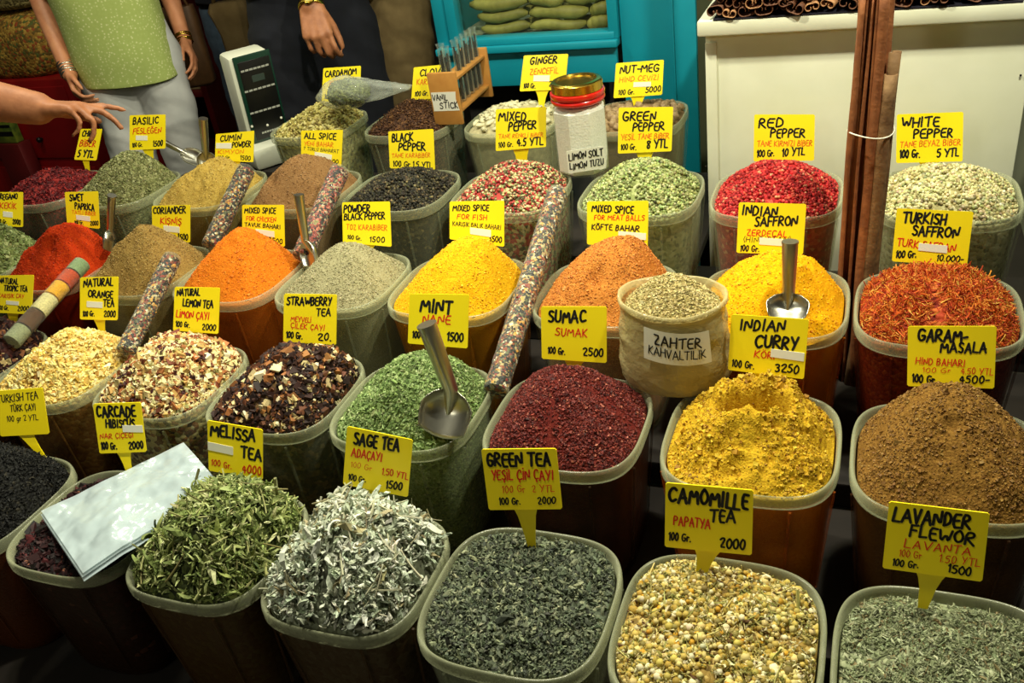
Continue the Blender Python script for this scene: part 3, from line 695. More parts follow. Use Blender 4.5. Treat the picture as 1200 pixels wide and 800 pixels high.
# ------------------------------------------------------------------ hand lettering: a single-stroke marker alphabet
GL = {
 'A': (.7, [[(0, 0), (.33, 1), (.68, 0)], [(.12, .36), (.58, .36)]]),
 'B': (.56, [[(0, 0), (.02, 1), (.36, .98), (.48, .8), (.36, .58), (.02, .52)], [(.34, .55), (.54, .32), (.42, .06), (0, 0)]]),
 'C': (.6, [[(.6, .84), (.42, 1), (.16, .92), (0, .55), (.08, .18), (.3, 0), (.6, .14)]]),
 'D': (.6, [[(.02, 0), (.02, 1), (.36, .94), (.58, .62), (.52, .24), (.3, .03), (.02, 0)]]),
 'E': (.5, [[(.5, 1), (.02, .98), (0, .02), (.5, 0)], [(.02, .52), (.42, .54)]]),
 'F': (.5, [[(.52, 1), (.03, .97), (0, 0)], [(.02, .52), (.42, .54)]]),
 'G': (.64, [[(.6, .86), (.4, 1), (.14, .9), (0, .5), (.12, .1), (.38, 0), (.6, .16), (.62, .44), (.36, .44)]]),
 'H': (.6, [[(.02, 1), (0, 0)], [(.6, 1), (.58, 0)], [(.02, .5), (.58, .52)]]),
 'I': (.2, [[(.11, 1), (.09, 0)]]),
 'İ': (.12, [[(.07, .86), (.05, 0)], [(.07, 1.12), (.08, 1.16)]]),
 'J': (.42, [[(.42, 1), (.4, .22), (.22, 0), (.02, .16)]]),
 'K': (.58, [[(.02, 1), (0, 0)], [(.54, 1), (.03, .46), (.58, 0)]]),
 'L': (.48, [[(.03, 1), (0, .02), (.48, 0)]]),
 'M': (.8, [[(0, 0), (.1, 1), (.4, .3), (.7, 1), (.8, 0)]]),
 'N': (.62, [[(0, 0), (.04, 1), (.58, 0), (.62, 1)]]),
 'O': (.64, [[(.32, 1), (.08, .84), (0, .5), (.1, .14), (.32, 0), (.56, .16), (.64, .5), (.54, .86), (.32, 1)]]),
 'P': (.54, [[(0, 0), (.02, 1), (.36, .98), (.54, .78), (.4, .54), (.02, .46)]]),
 'R': (.58, [[(0, 0), (.02, 1), (.36, .98), (.52, .78), (.38, .56), (.03, .5), (.58, 0)]]),
 'S': (.52, [[(.5, .88), (.3, 1), (.08, .9), (.06, .68), (.28, .54), (.48, .38), (.48, .14), (.26, 0), (0, .12)]]),
 'T': (.6, [[(0, .97), (.62, 1)], [(.32, .98), (.3, 0)]]),
 'U': (.6, [[(.02, 1), (0, .3), (.14, .04), (.36, .02), (.54, .24), (.58, 1)]]),
 'V': (.64, [[(0, 1), (.3, 0), (.64, 1)]]),
 'W': (.86, [[(0, 1), (.18, 0), (.44, .72), (.66, 0), (.88, 1)]]),
 'X': (.58, [[(0, 1), (.58, 0)], [(.56, 1), (0, 0)]]),
 'Y': (.6, [[(0, 1), (.3, .48)], [(.6, 1), (.22, 0)]]),
 'Z': (.56, [[(.02, .98), (.56, 1), (0, 0), (.58, .02)]]),
 '0': (.5, [[(.25, 1), (.04, .76), (0, .4), (.12, .06), (.28, 0), (.46, .24), (.5, .62), (.4, .94), (.25, 1)]]),
 '1': (.2, [[(0, .78), (.16, 1), (.14, 0)]]),
 '2': (.5, [[(.02, .8), (.2, 1), (.42, .92), (.44, .66), (0, .02), (.52, .02)]]),
 '3': (.48, [[(.02, .92), (.26, 1), (.44, .82), (.36, .6), (.16, .54), (.42, .44), (.46, .16), (.24, 0), (0, .1)]]),
 '4': (.52, [[(.38, 0), (.36, 1), (0, .34), (.54, .34)]]),
 '5': (.48, [[(.46, 1), (.08, .98), (.04, .56), (.3, .62), (.48, .38), (.38, .08), (.16, 0), (0, .1)]]),
 '6': (.48, [[(.4, .98), (.12, .72), (0, .34), (.14, .03), (.36, .04), (.46, .3), (.3, .5), (.04, .36)]]),
 '7': (.5, [[(0, .98), (.5, 1), (.16, 0)]]),
 '8': (.48, [[(.44, .86), (.24, 1), (.06, .84), (.12, .62), (.4, .36), (.42, .12), (.22, 0), (.03, .16), (.14, .44), (.44, .7), (.44, .86)]]),
 '9': (.48, [[(.44, .68), (.24, .48), (.04, .64), (.1, .92), (.32, 1), (.44, .72), (.34, .2), (.2, 0)]]),
 '.': (.08, [[(.03, .02), (.05, .05)]]), ',': (.1, [[(.06, .06), (0, -.14)]]), '-': (.34, [[(0, .46), (.34, .48)]]),
 '/': (.4, [[(0, -.05), (.4, 1.02)]]), '(': (.18, [[(.18, 1.1), (0, .5), (.16, -.1)]]), ')': (.18, [[(0, 1.1), (.18, .5), (.02, -.1)]]),
 'g': (.46, [[(.4, .56), (.16, .6), (0, .3), (.16, .04), (.4, .2), (.44, .58), (.42, -.2), (.1, -.3)]]),
 'r': (.34, [[(.02, .6), (.04, 0)], [(.04, .4), (.18, .58), (.34, .5)]]),
}
GL['Ç'] = (GL['C'][0], GL['C'][1] + [[(.3, -.05), (.34, -.22)]]); GL['Ş'] = (GL['S'][0], GL['S'][1] + [[(.26, -.05), (.3, -.22)]])
GL['Ü'] = (GL['U'][0], GL['U'][1] + [[(.16, 1.16), (.18, 1.2)], [(.4, 1.16), (.42, 1.2)]]); GL['Ö'] = (GL['O'][0], GL['O'][1] + [[(.18, 1.16), (.2, 1.2)], [(.44, 1.16), (.46, 1.2)]])
GL['Ğ'] = (GL['G'][0], GL['G'][1] + [[(.16, 1.22), (.3, 1.12), (.46, 1.24)]])
def text_strokes(txt, rng, gap=.2, jit=.045, slant=.06):
    x = 0; out = []
    for ch in txt:
        if ch == ' ': x += .45; continue
        w, st = GL[ch]; dy = rng.normal() * .035; k = 1 + rng.normal() * .05
        for s in st: out.append([(x + a * k + b * slant + rng.normal() * jit * .5, b * (1 + rng.normal() * .02) + dy + rng.normal() * jit * .4) for a, b in s])
        x += w * k + gap
    return out, max(x - gap, .1)
def smooth_line(s):
    if len(s) < 4: return s
    p = np.array(s); o = [p[0]]
    for i in range(len(p) - 1):      # one Chaikin pass keeps marker curves round
        o += [p[i] * .75 + p[i + 1] * .25, p[i] * .25 + p[i + 1] * .75]
    return o + [p[-1]]
class Ink:
    """marker strokes on a surface given by a function (u, v) -> point, v down"""
    def __init__(s): s.mb = MB()
    def write(s, txt, box, surf, aspect, rng, weight=.13):
        u0, v0, u1, v1 = box; st, w = text_strokes(txt, rng); W = (u1 - u0) * aspect; H = (v1 - v0); r = weight * H / 2
        rise = rng.normal() * .02 * H
        for q in st:
            pts = [np.array([u0 * aspect + a / w * W, v1 - b * H + rise * a]) for a, b in smooth_line(q)]
            s.stroke(pts, r, surf, aspect)
    def stroke(s, pts, r, surf, aspect):
        f = lambda p: surf(p[0] / aspect, p[1])
        for i in range(len(pts) - 1):
            a, b = pts[i], pts[i + 1]; d = b - a; L = np.linalg.norm(d)
            d = d / L if L > 1e-6 else np.array([1., 0]); n = np.array([-d[1], d[0]])
            # chisel marker: capsule outline
            o = []
            for k in range(5): t = -math.pi / 2 + math.pi * k / 4; o.append(b + r * (math.cos(t) * d + math.sin(t) * n))
            for k in range(5): t = math.pi / 2 + math.pi * k / 4; o.append(a + r * (math.cos(t) * d + math.sin(t) * n))
            s.mb.add([f(p) for p in o], [tuple(range(len(o)))])
INKM = {'k': MT['black_ink'], 'r': MT['red_ink'], 'o': MT['orange_ink'], 'f': MT['faint_ink']}
INKN = {'k': 'black_lettering', 'r': 'red_lettering', 'o': 'orange_lettering'}

def sign(row, quad, texts, words, stake=None, sticker=None, dy=.085, where='', tilt=.30, cat='price sign', toward=.45):
    """yellow price card; quad: photo corners TL TR BR BL; stake: photo point where its foot meets the spice; texts: (string, ink, u0, v0, u1, v1)"""
    sx, sy = stake if stake else ((quad[2][0] + quad[3][0]) / 2, (quad[2][1] + quad[3][1]) / 2 + 14)
    foot = atY(sx, sy, ROW_Y[row] + dy)
    hc = unit([CAM[0] - foot[0], CAM[1] - foot[1], 0]); n = unit(unit((1 - toward) * np.array([0, -1., 0]) + toward * hc) + np.array([0, 0, tilt]))
    mid = ((quad[2][0] + quad[3][0]) / 2, (quad[2][1] + quad[3][1]) / 2)
    p0 = atY(mid[0], mid[1], ROW_Y[row] + dy + .004)
    Q = [atPlane(x, y, p0, n) for x, y in quad]
    base = foot.copy()
    Q = [q - base for q in Q]
    surf0 = lambda u, v: (Q[0] * (1 - u) + Q[1] * u) * (1 - v) + (Q[3] * (1 - u) + Q[2] * u) * v
    aspect = np.linalg.norm(Q[1] - Q[0] + Q[2] - Q[3]) / np.linalg.norm(Q[3] - Q[0] + Q[2] - Q[1])
    t = thing('price_sign', 'yellow price sign reading %s%s' % (words, ', ' + where if where else ''), cat, base, 'yellow price signs')
    th = .0011
    # card with cut corners
    c = .025; outl = [(c / aspect, 0), (1 - c / aspect, 0), (1, c), (1, 1 - c), (1 - c / aspect, 1), (c / aspect, 1), (0, 1 - c), (0, c)]
    fr = [surf0(u, v) + n * th for u, v in outl]; bk = [surf0(u, v) - n * th for u, v in outl]
    mb = MB(); mb.rings([bk, fr]); mb.build('board', MT['yellow'], t, smooth=None)
    # stake: a strip of the same plastic narrowing to its foot
    b = (Q[2] + Q[3]) / 2; rt = unit(Q[2] - Q[3]); W = np.linalg.norm(Q[2] - Q[3]); dn = -b
    L = max(np.linalg.norm(dn), .02); d = unit(dn)
    end = b + d * (L + .03); up = -d * .004
    pr = [(b + up, W * .17), (b + d * L * .35, W * .12), (b + d * L, W * .085), (end, W * .05)]
    mb = MB(); mb.rings([[q - rt * w - n * (th * 1.6), q + rt * w - n * (th * 1.6), q + rt * w - n * th * 3.2, q - rt * w - n * th * 3.2] for q, w in pr]); mb.build('stake', MT['yellow'], t, smooth=None)
    rng = np.random.default_rng(abs(int(quad[0][0] * 7 + quad[0][1])) + 3)
    inks = {}
    for tx in texts:
        s_, ink, u0, v0, u1, v1 = tx[:6]; wgt = tx[6] if len(tx) > 6 else (.20 if ink == 'k' else .15)
        I = Ink(); I.write(s_, (u0, v0, u1, v1), lambda u, v: surf0(u, v) + n * (th + .0004), aspect, rng, wgt)
        part(I.mb.build(INKN[ink], INKM[ink], t, smooth=None), INKN[ink].replace('_', ' '))
    if sticker:
        u0, v0, u1, v1 = sticker; o = n * (th + .0008)
        mb = MB(); mb.rings([[surf0(u, v) + n * th for u, v in ((u0, v0), (u1, v0 + .02), (u1, v1 + .02), (u0, v1))], [surf0(u, v) + o for u, v in ((u0, v0), (u1, v0 + .02), (u1, v1 + .02), (u0, v1))]])
        part(mb.build('sticker', MT['paper'], t, smooth=None), 'small white sticker')
    return t
def Qd(x0, y0, x1, y1, x2, y2, x3, y3): return ((x0, y0), (x1, y1), (x2, y2), (x3, y3))
GR, YT = '100 Gr.', 'YTL'
# front row signs
sign(1, Qd(-6, 458, 50, 454, 58, 508, 1, 511), [('TURKISH TEA', 'k', .04, .10, .88, .26, .12), ('TÜRK ÇAYI', 'k', .28, .32, .80, .46, .12), ('100 gr 2 YTL', 'k', .18, .56, .82, .68, .12)], 'TURKISH TEA', (42, 526))
sign(1, Qd(109, 473, 165, 471, 172, 529, 117, 531), [('CARCADE', 'k', .06, .05, .86, .26), ('HIBISCUS', 'k', .22, .32, .82, .48), ('NAR ÇİÇEĞİ', 'r', .06, .60, .76, .70), (GR, 'k', .06, .78, .38, .92), ('2000', 'k', .64, .78, .94, .93)], 'CARCADE HIBISCUS', (147, 539), (.56, .44, .98, .58))
sign(1, Qd(243, 492, 308, 503, 308, 562, 245, 551), [('MELISSA', 'k', .06, .06, .86, .28), ('TEA', 'k', .60, .40, .98, .62), (GR, 'r', .06, .76, .42, .88), ('4000', 'r', .62, .76, .97, .92)], 'MELISSA TEA', (281, 568), (.0, .42, .46, .58))
sign(1, Qd(407, 499, 484, 515, 478, 582, 402, 567), [('SAGE TEA', 'k', .12, .08, .80, .28), ('ADAÇAYI', 'r', .10, .34, .56, .48), ('100 Gr', 'r', .10, .58, .42, .67, .09), ('1.50 YTL', 'r', .58, .58, .98, .69), (GR, 'k', .08, .80, .34, .90), ('1500', 'k', .66, .78, .90, .91)], 'SAGE TEA', (438, 585))
sign(1, Qd(564, 526, 652, 525, 659, 596, 573, 597), [('GREEN TEA', 'k', .06, .06, .90, .27), ('YEŞİL ÇİN ÇAYI', 'r', .10, .34, .92, .50), ('100 Gr  2 YTL', 'r', .22, .60, .92, .71, .11), (GR, 'k', .16, .80, .44, .91), ('2000', 'k', .68, .80, .92, .91)], 'GREEN TEA', (620, 623))
sign(1, Qd(780, 565, 883, 574, 881, 650, 779, 640), [('CAMOMILLE', 'k', .04, .06, .94, .28), ('TEA', 'k', .52, .34, .80, .52), ('PAPATYA', 'r', .10, .50, .52, .64), (GR, 'k', .05, .76, .30, .88), ('2000', 'k', .64, .78, .92, .93)], 'CAMOMILLE TEA', (826, 657))
sign(1, Qd(1042, 587, 1160, 601, 1151, 681, 1034, 665), [('LAVANDER', 'k', .06, .08, .82, .27), ('FLEWOR', 'k', .24, .30, .88, .47), ('LAVANTA', 'r', .20, .52, .86, .64, .13), ('100 Gr', 'r', .16, .68, .38, .78, .11), ('1.50 YTL', 'r', .56, .68, .96, .79, .11), (GR, 'k', .10, .83, .36, .93), ('1500', 'k', .66, .81, .88, .93)], 'LAVANDER FLEWOR', (1087, 690))
# second row
sign(2, Qd(-8, 323, 40, 322, 37, 368, -8, 366), [('NATURAL', 'k', .15, .06, .62, .20), ('TROPIC TEA', 'k', .28, .26, .86, .40), ('KARIŞIK ÇAY', 'r', .14, .48, .78, .58), (GR, 'k', .14, .80, .4, .91), ('2000', 'k', .64, .80, .92, .92)], 'NATURAL TROPIC TEA', (15, 380), (.34, .66, .66, .76))
sign(2, Qd(94, 325, 139, 324, 138, 375, 94, 374), [('NATURAL', 'k', .10, .06, .86, .23), ('ORANGE', 'k', .22, .30, .86, .46), ('TEA', 'k', .62, .52, .90, .68), (GR, 'k', .08, .80, .38, .92), ('2000', 'k', .64, .78, .94, .92)], 'NATURAL ORANGE TEA', (119, 388), (.18, .56, .60, .70))
sign(2, Qd(205, 336, 258, 337, 256, 391, 203, 387), [('NATURAL', 'k', .06, .04, .56, .19), ('LEMON TEA', 'k', .20, .26, .86, .42), ('LİMON ÇAYI', 'r', .06, .52, .78, .68), (GR, 'k', .06, .78, .36, .90), ('2000', 'k', .64, .80, .94, .93)], 'NATURAL LEMON TEA', (231, 398))
sign(2, Qd(333, 344, 395, 345, 394, 404, 332, 400), [('STRAWBERRY', 'k', .06, .06, .90, .22), ('TEA', 'k', .62, .28, .88, .42), ('MEYVELİ', 'r', .14, .46, .52, .56), ('ÇİLEK ÇAYI', 'r', .14, .59, .78, .70), (GR, 'k', .06, .78, .36, .91), ('20.', 'k', .66, .78, .90, .92)], 'STRAWBERRY TEA', (365, 409))
sign(2, Qd(480, 344, 550, 345, 548, 408, 478, 402), [('MINT', 'k', .20, .10, .72, .34), ('NANE', 'r', .24, .40, .70, .56), (GR, 'k', .08, .74, .36, .88), ('1500', 'k', .66, .72, .92, .88)], 'MINT', (514, 420))
sign(2, Qd(634, 359, 711, 359, 711, 425, 635, 420), [('SUMAC', 'k', .12, .08, .68, .29), ('SUMAK', 'r', .22, .40, .70, .54), (GR, 'k', .10, .76, .36, .88), ('2500', 'k', .64, .74, .94, .88)], 'SUMAC', (672, 432))
sign(2, Qd(857, 368, 948, 374, 942, 444, 853, 433), [('INDIAN', 'k', .12, .08, .70, .26), ('CURRY', 'k', .34, .32, .88, .53), ('KÖRİ', 'r', .34, .60, .60, .72), (GR, 'k', .05, .80, .34, .92), ('3250', 'k', .62, .78, .92, .92)], 'INDIAN CURRY', (896, 446), (.55, .54, .98, .68), dy=.10)
sign(2, Qd(1064, 382, 1168, 382, 1165, 455, 1063, 452), [('GARAM-', 'k', .12, .05, .68, .24), ('MASALA', 'k', .38, .26, .90, .42), ('HIND BAHARI', 'r', .10, .51, .66, .62, .14), ('100 Gr', 'r', .18, .68, .50, .76, .12), ('4.50 YTL', 'r', .62, .67, .98, .77, .12), (GR, 'k', .06, .80, .34, .93), ('4500-', 'k', .60, .80, .94, .92)], 'GARAM-MASALA', (1113, 462), dy=.105)
# third row
sign(3, Qd(-8, 225, 27, 225, 27, 266, -8, 264), [('OREGANO', 'k', .14, .06, .82, .22), ('KEKİK', 'r', .24, .32, .78, .48), (GR, 'k', .14, .80, .46, .92), ('2000', 'k', .66, .78, .92, .92)], 'OREGANO', (8, 276), (.34, .56, .66, .72))
sign(3, Qd(76, 225, 115, 224, 117, 268, 79, 264), [('SWET', 'k', .14, .08, .54, .27), ('PAPRICA', 'k', .28, .31, .86, .48), ('TATLI BİBER', 'o', .18, .54, .90, .64), (GR, 'k', .24, .83, .5, .93), ('2000', 'k', .72, .81, .96, .93)], 'SWET PAPRICA', (98, 275), (.30, .66, .72, .80))
sign(3, Qd(178, 241, 223, 240, 223, 284, 179, 280), [('CORIANDER', 'k', .04, .06, .88, .24), ('KİŞNİŞ', 'r', .22, .34, .76, .52), (GR, 'k', .16, .80, .46, .92), ('1500', 'k', .68, .78, .94, .94)], 'CORIANDER', (207, 288), (.30, .57, .72, .74))
sign(3, Qd(284, 240, 333, 240, 334, 289, 284, 282), [('MIXED SPICE', 'k', .06, .08, .80, .22), ('FOR CHICKEN', 'r', .10, .30, .80, .42), ('TAVUK BAHARI', 'k', .06, .48, .90, .58), ('3500', 'k', .62, .82, .94, .94)], 'MIXED SPICE FOR CHICKEN', (316, 293), (.32, .63, .76, .78))
sign(3, Qd(401, 237, 457, 236, 459, 289, 402, 284), [('POWDER', 'k', .04, .07, .58, .25), ('BLACK PEPPER', 'k', .04, .29, .88, .44), ('TOZ KARABİBER', 'o', .08, .54, .92, .66), (GR, 'k', .10, .80, .38, .90), ('1500', 'k', .56, .80, .86, .92)], 'POWDER BLACK PEPPER', (430, 296))
sign(3, Qd(527, 236, 591, 235, 591, 289, 527, 280), [('MIXED SPICE', 'k', .06, .10, .72, .24), ('FOR FISH', 'r', .14, .32, .68, .44), ('KARIŞIK BALIK BAHARI', 'k', .06, .52, .94, .62, .15), ('3500', 'k', .72, .80, .95, .93)], 'MIXED SPICE FOR FISH', (560, 290), (.38, .64, .76, .80))
sign(3, Qd(688, 236, 760, 235, 759, 292, 688, 286), [('MIXED SPICE', 'k', .08, .08, .76, .23), ('FOR MEAT BALLS', 'r', .12, .31, .94, .42), ('KÖFTE BAHAR', 'k', .08, .52, .86, .64), ('4000', 'k', .70, .84, .94, .95)], 'MIXED SPICE FOR MEAT BALLS', (724, 297), (.52, .65, .97, .79))
sign(3, Qd(866, 237, 945, 239, 941, 298, 863, 296), [('INDIAN', 'k', .06, .06, .58, .24), ('SAFFRON', 'k', .26, .28, .88, .46), ('ZERDEÇAL', 'r', .14, .53, .74, .65), ('(HINDISTAN)', 'k', .10, .68, .80, .78, .12), (GR, 'k', .06, .84, .34, .96)], 'INDIAN SAFFRON', (902, 305), (.34, .68, .70, .82))
sign(3, Qd(1051, 244, 1141, 248, 1133, 312, 1045, 306), [('TURKISH', 'k', .10, .06, .66, .25), ('SAFFRON', 'k', .24, .30, .84, .48), ('TURK SAFRAN', 'r', .05, .56, .82, .70), (GR, 'k', .05, .80, .32, .93), ('10.000-', 'k', .60, .82, .94, .93)], 'TURKISH SAFFRON', (1090, 318), (.34, .62, .72, .76))
# fourth row
sign(4, Qd(95, 151, 120, 151, 113, 188, 87, 187), [('CHILY', 'k', .12, .06, .72, .24), ('BİBER', 'r', .12, .36, .82, .56), ('5 YTL', 'k', .12, .68, .82, .90)], 'CHILY', (103, 203), dy=.10)
sign(4, Qd(152, 135, 194, 134, 194, 174, 152, 176), [('BASILIC', 'k', .10, .08, .80, .27), ('FESLEĞEN', 'r', .10, .38, .88, .54), (GR, 'k', .08, .80, .36, .92), ('1500', 'k', .66, .76, .92, .92)], 'BASILIC', (176, 187), (.18, .58, .50, .72))
sign(4, Qd(253, 157, 298, 153, 297, 190, 252, 188), [('CUMIN', 'k', .12, .08, .66, .28), ('POWDER', 'k', .44, .34, .92, .52), ('KİMYON', 'o', .08, .60, .74, .74), (GR, 'k', .08, .82, .40, .93), ('1500', 'k', .66, .80, .92, .94)], 'CUMIN POWDER', (276, 198), (.02, .34, .42, .54))
sign(4, Qd(353, 153, 402, 152, 400, 195, 353, 185), [('ALL SPICE', 'k', .08, .10, .84, .28), ('YENİ BAHAR', 'o', .08, .38, .78, .52), ('7 TÜRLÜ BAHARAT', 'k', .06, .58, .92, .68, .14), ('2500', 'k', .62, .84, .92, .95)], 'ALL SPICE', (376, 196), (.34, .70, .76, .85))
sign(4, Qd(455, 154, 508, 151, 510, 199, 457, 197), [('BLACK', 'k', .08, .08, .54, .28), ('PEPPER', 'k', .22, .32, .80, .52), ('TANE KARABİBER', 'o', .06, .60, .90, .71), ('100 Gr 1.5 YTL', 'k', .08, .80, .94, .94)], 'BLACK PEPPER', (482, 205))
sign(4, Qd(581, 128, 640, 125, 640, 172, 581, 177), [('MIXED', 'k', .06, .08, .60, .28), ('PEPPER', 'k', .26, .34, .80, .54), ('TANE RENKLİ BİBER', 'o', .06, .60, .94, .70), (GR, 'k', .06, .80, .34, .92), ('4.5 YTL', 'k', .42, .74, .94, .92)], 'MIXED PEPPER', (612, 196))
sign(4, Qd(725, 126, 789, 125, 787, 177, 724, 180), [('GREEN', 'k', .08, .10, .68, .29), ('PEPPER', 'k', .28, .34, .84, .52), ('YEŞİL TANE BİBER', 'o', .06, .58, .94, .70), (GR, 'k', .06, .80, .34, .92), ('8 YTL', 'k', .54, .74, .92, .92)], 'GREEN PEPPER', (756, 196))
sign(4, Qd(884, 134, 955, 134, 954, 188, 883, 189), [('RED', 'k', .08, .08, .48, .27), ('PEPPER', 'k', .28, .30, .84, .48), ('TANE KIRMIZI BİBER', 'o', .06, .56, .96, .68), (GR, 'k', .06, .76, .34, .90), ('10 YTL', 'k', .48, .74, .84, .90)], 'RED PEPPER', (916, 197))
sign(4, Qd(1051, 134, 1129, 131, 1128, 189, 1050, 191), [('WHITE', 'k', .08, .08, .64, .27), ('PEPPER', 'k', .26, .32, .84, .50), ('TANE BEYAZ BİBER', 'o', .06, .56, .96, .68), (GR, 'k', .06, .74, .36, .90), ('5 YTL', 'k', .62, .74, .94, .90)], 'WHITE PEPPER', (1090, 200))
# back row
sign(5, Qd(379, 80, 423, 77, 422, 118, 377, 119), [('CARDAMOM', 'k', .06, .10, .88, .28), ('KAKULE', 'o', .20, .38, .80, .52), (GR, 'k', .08, .78, .40, .92)], 'CARDAMOM', (399, 128), dy=.05)
sign(5, Qd(485, 79, 525, 75, 523, 115, 482, 117), [('CLOVE', 'k', .20, .10, .92, .29), ('KARANFİL', 'o', .12, .38, .88, .54), (GR, 'k', .10, .76, .46, .90)], 'CLOVE', (502, 126), (.52, .56, .84, .72), dy=.06)
sign(5, Qd(614, 65, 666, 63, 662, 105, 609, 107), [('GINGER', 'k', .16, .06, .76, .26), ('ZENCEFİL', 'o', .18, .38, .82, .54), (GR, 'k', .08, .78, .34, .91), ('2000', 'k', .64, .74, .94, .90)], 'GINGER', (635, 113), (.28, .56, .64, .73), dy=.03)
sign(5, Qd(722, 74, 778, 70, 776, 111, 719, 115), [('NUT-MEG', 'k', .10, .10, .90, .31), ('HIND CEVİZİ', 'o', .10, .42, .90, .56), (GR, 'k', .10, .78, .42, .92), ('5000', 'k', .66, .74, .96, .90)], 'NUT-MEG', (747, 122), (.40, .58, .76, .72), dy=.03)

# ------------------------------------------------------------------ metal scoops
def scoop(label, A, B, C, r, width, nhint=None, depth=None, name='metal_scoop'):
    """A handle end, B neck, C blade tip (points); r handle radius, width of the blade"""
    A, B, C = map(np.asarray, (A, B, C)); base = C
    t = thing(name, label, 'scoop', base, 'metal scoops')
    A, B = A - base, B - base; C = np.zeros(3)
    d = unit(B - A)
    mb = MB(); L = np.linalg.norm(B - A)
    e_ = unit(C - B); bl = np.linalg.norm(C - B)
    nn = unit(CAM - base) if nhint is None else unit(nhint)
    pts = [A, A + d * .002, A + d * L * .1, A + d * L * .6, A + d * L * .97, B + e_ * bl * .16 - nn * width * .10, B + e_ * bl * .42 - nn * width * .22]
    mb.tube(pts, [r * .80, r * .98, r * 1.0, r * .90, r * .80, r * .62, r * .22], 20, True)
    mb.tube([A + d * .0005 - d * .001, A + d * .003], [r * 1.06, r * 1.06], 20, True)
    mb.build('handle', MT['steel'], t)
    ax = unit(C - B); n = unit(CAM - base) if nhint is None else np.asarray(nhint, float); n = unit(n - ax * np.dot(n, ax)); side = np.cross(ax, n)
    BL = np.linalg.norm(C - B); dep = depth or width * .36
    rows = []; m = 15
    for i in range(13):
        s = i / 12; w = width / 2 * (.28 + .72 * min(1, s * 2.6) ** .55) * (1 - .10 * max(0, s - .6) / .4)
        k = dep * (.35 + .65 * min(1, s * 2.2) ** .6) * (1 - .30 * s)
        row = []
        for j in range(m):
            a = math.pi * (j / (m - 1)); x = math.cos(a) * w; z = -math.sin(a) ** .8 * k + .0
            tipcut = BL * (1 - .14 * (abs(math.cos(a)) ** 2))          # rounded front edge
            row.append(B + ax * (s * tipcut - BL * .0) + side * x + n * (z + dep * .25))
        rows.append(row)
    mb = MB(); mb.rings(rows, False, False, closed=False)
    # closed back plate
    o = mb.build('blade', MT['steel'], t, smooth=180)
    sol = o.modifiers.new('thickness', 'SOLIDIFY'); sol.thickness = .0012; sol.offset = 0
    return t
def ry(k, d): return ROW_Y[k] + d
scoop('large metal scoop lying open on the crushed green mint', atY(500, 380, ry(2, -.045)), atY(529, 458, ry(2, -.055)), atY(515, 513, ry(2, -.105)), .0152, .083, nhint=(.25, -.55, .8))
scoop('metal scoop standing in the bright yellow Indian saffron', atY(926, 283, ry(3, -.075)), atY(924, 346, ry(3, -.085)), atY(922, 374, ry(3, -.125)), .0125, .066, nhint=(.05, -.55, .85))
scoop('metal scoop between the orange powder and the grey pepper tubs', atY(350, 228, ry(3, .06)), atY(358, 283, ry(3, .045)), atY(366, 313, ry(3, .02)), .0105, .066, nhint=(-.55, -.5, .6))
scoop('metal scoop standing between the paprika and the coriander', atY(131, 229, ry(3, .055)), atY(129, 270, ry(3, .05)), atY(127, 294, ry(3, .03)), .0095, .052, nhint=(-.9, -.3, .2))
scoop('upright metal scoop handle behind the tan cumin powder', atY(238, 139, ry(4, .12)), atY(241, 178, ry(4, .12)), atY(243, 200, ry(4, .10)), .0115, .05)
scoop('metal scoop lying slanted between the basil and the cumin powder', atY(193, 167, ry(4, .14)), atY(214, 178, ry(4, .13)), atY(240, 190, ry(4, .12)), .008, .05, nhint=(0, -.4, .9))

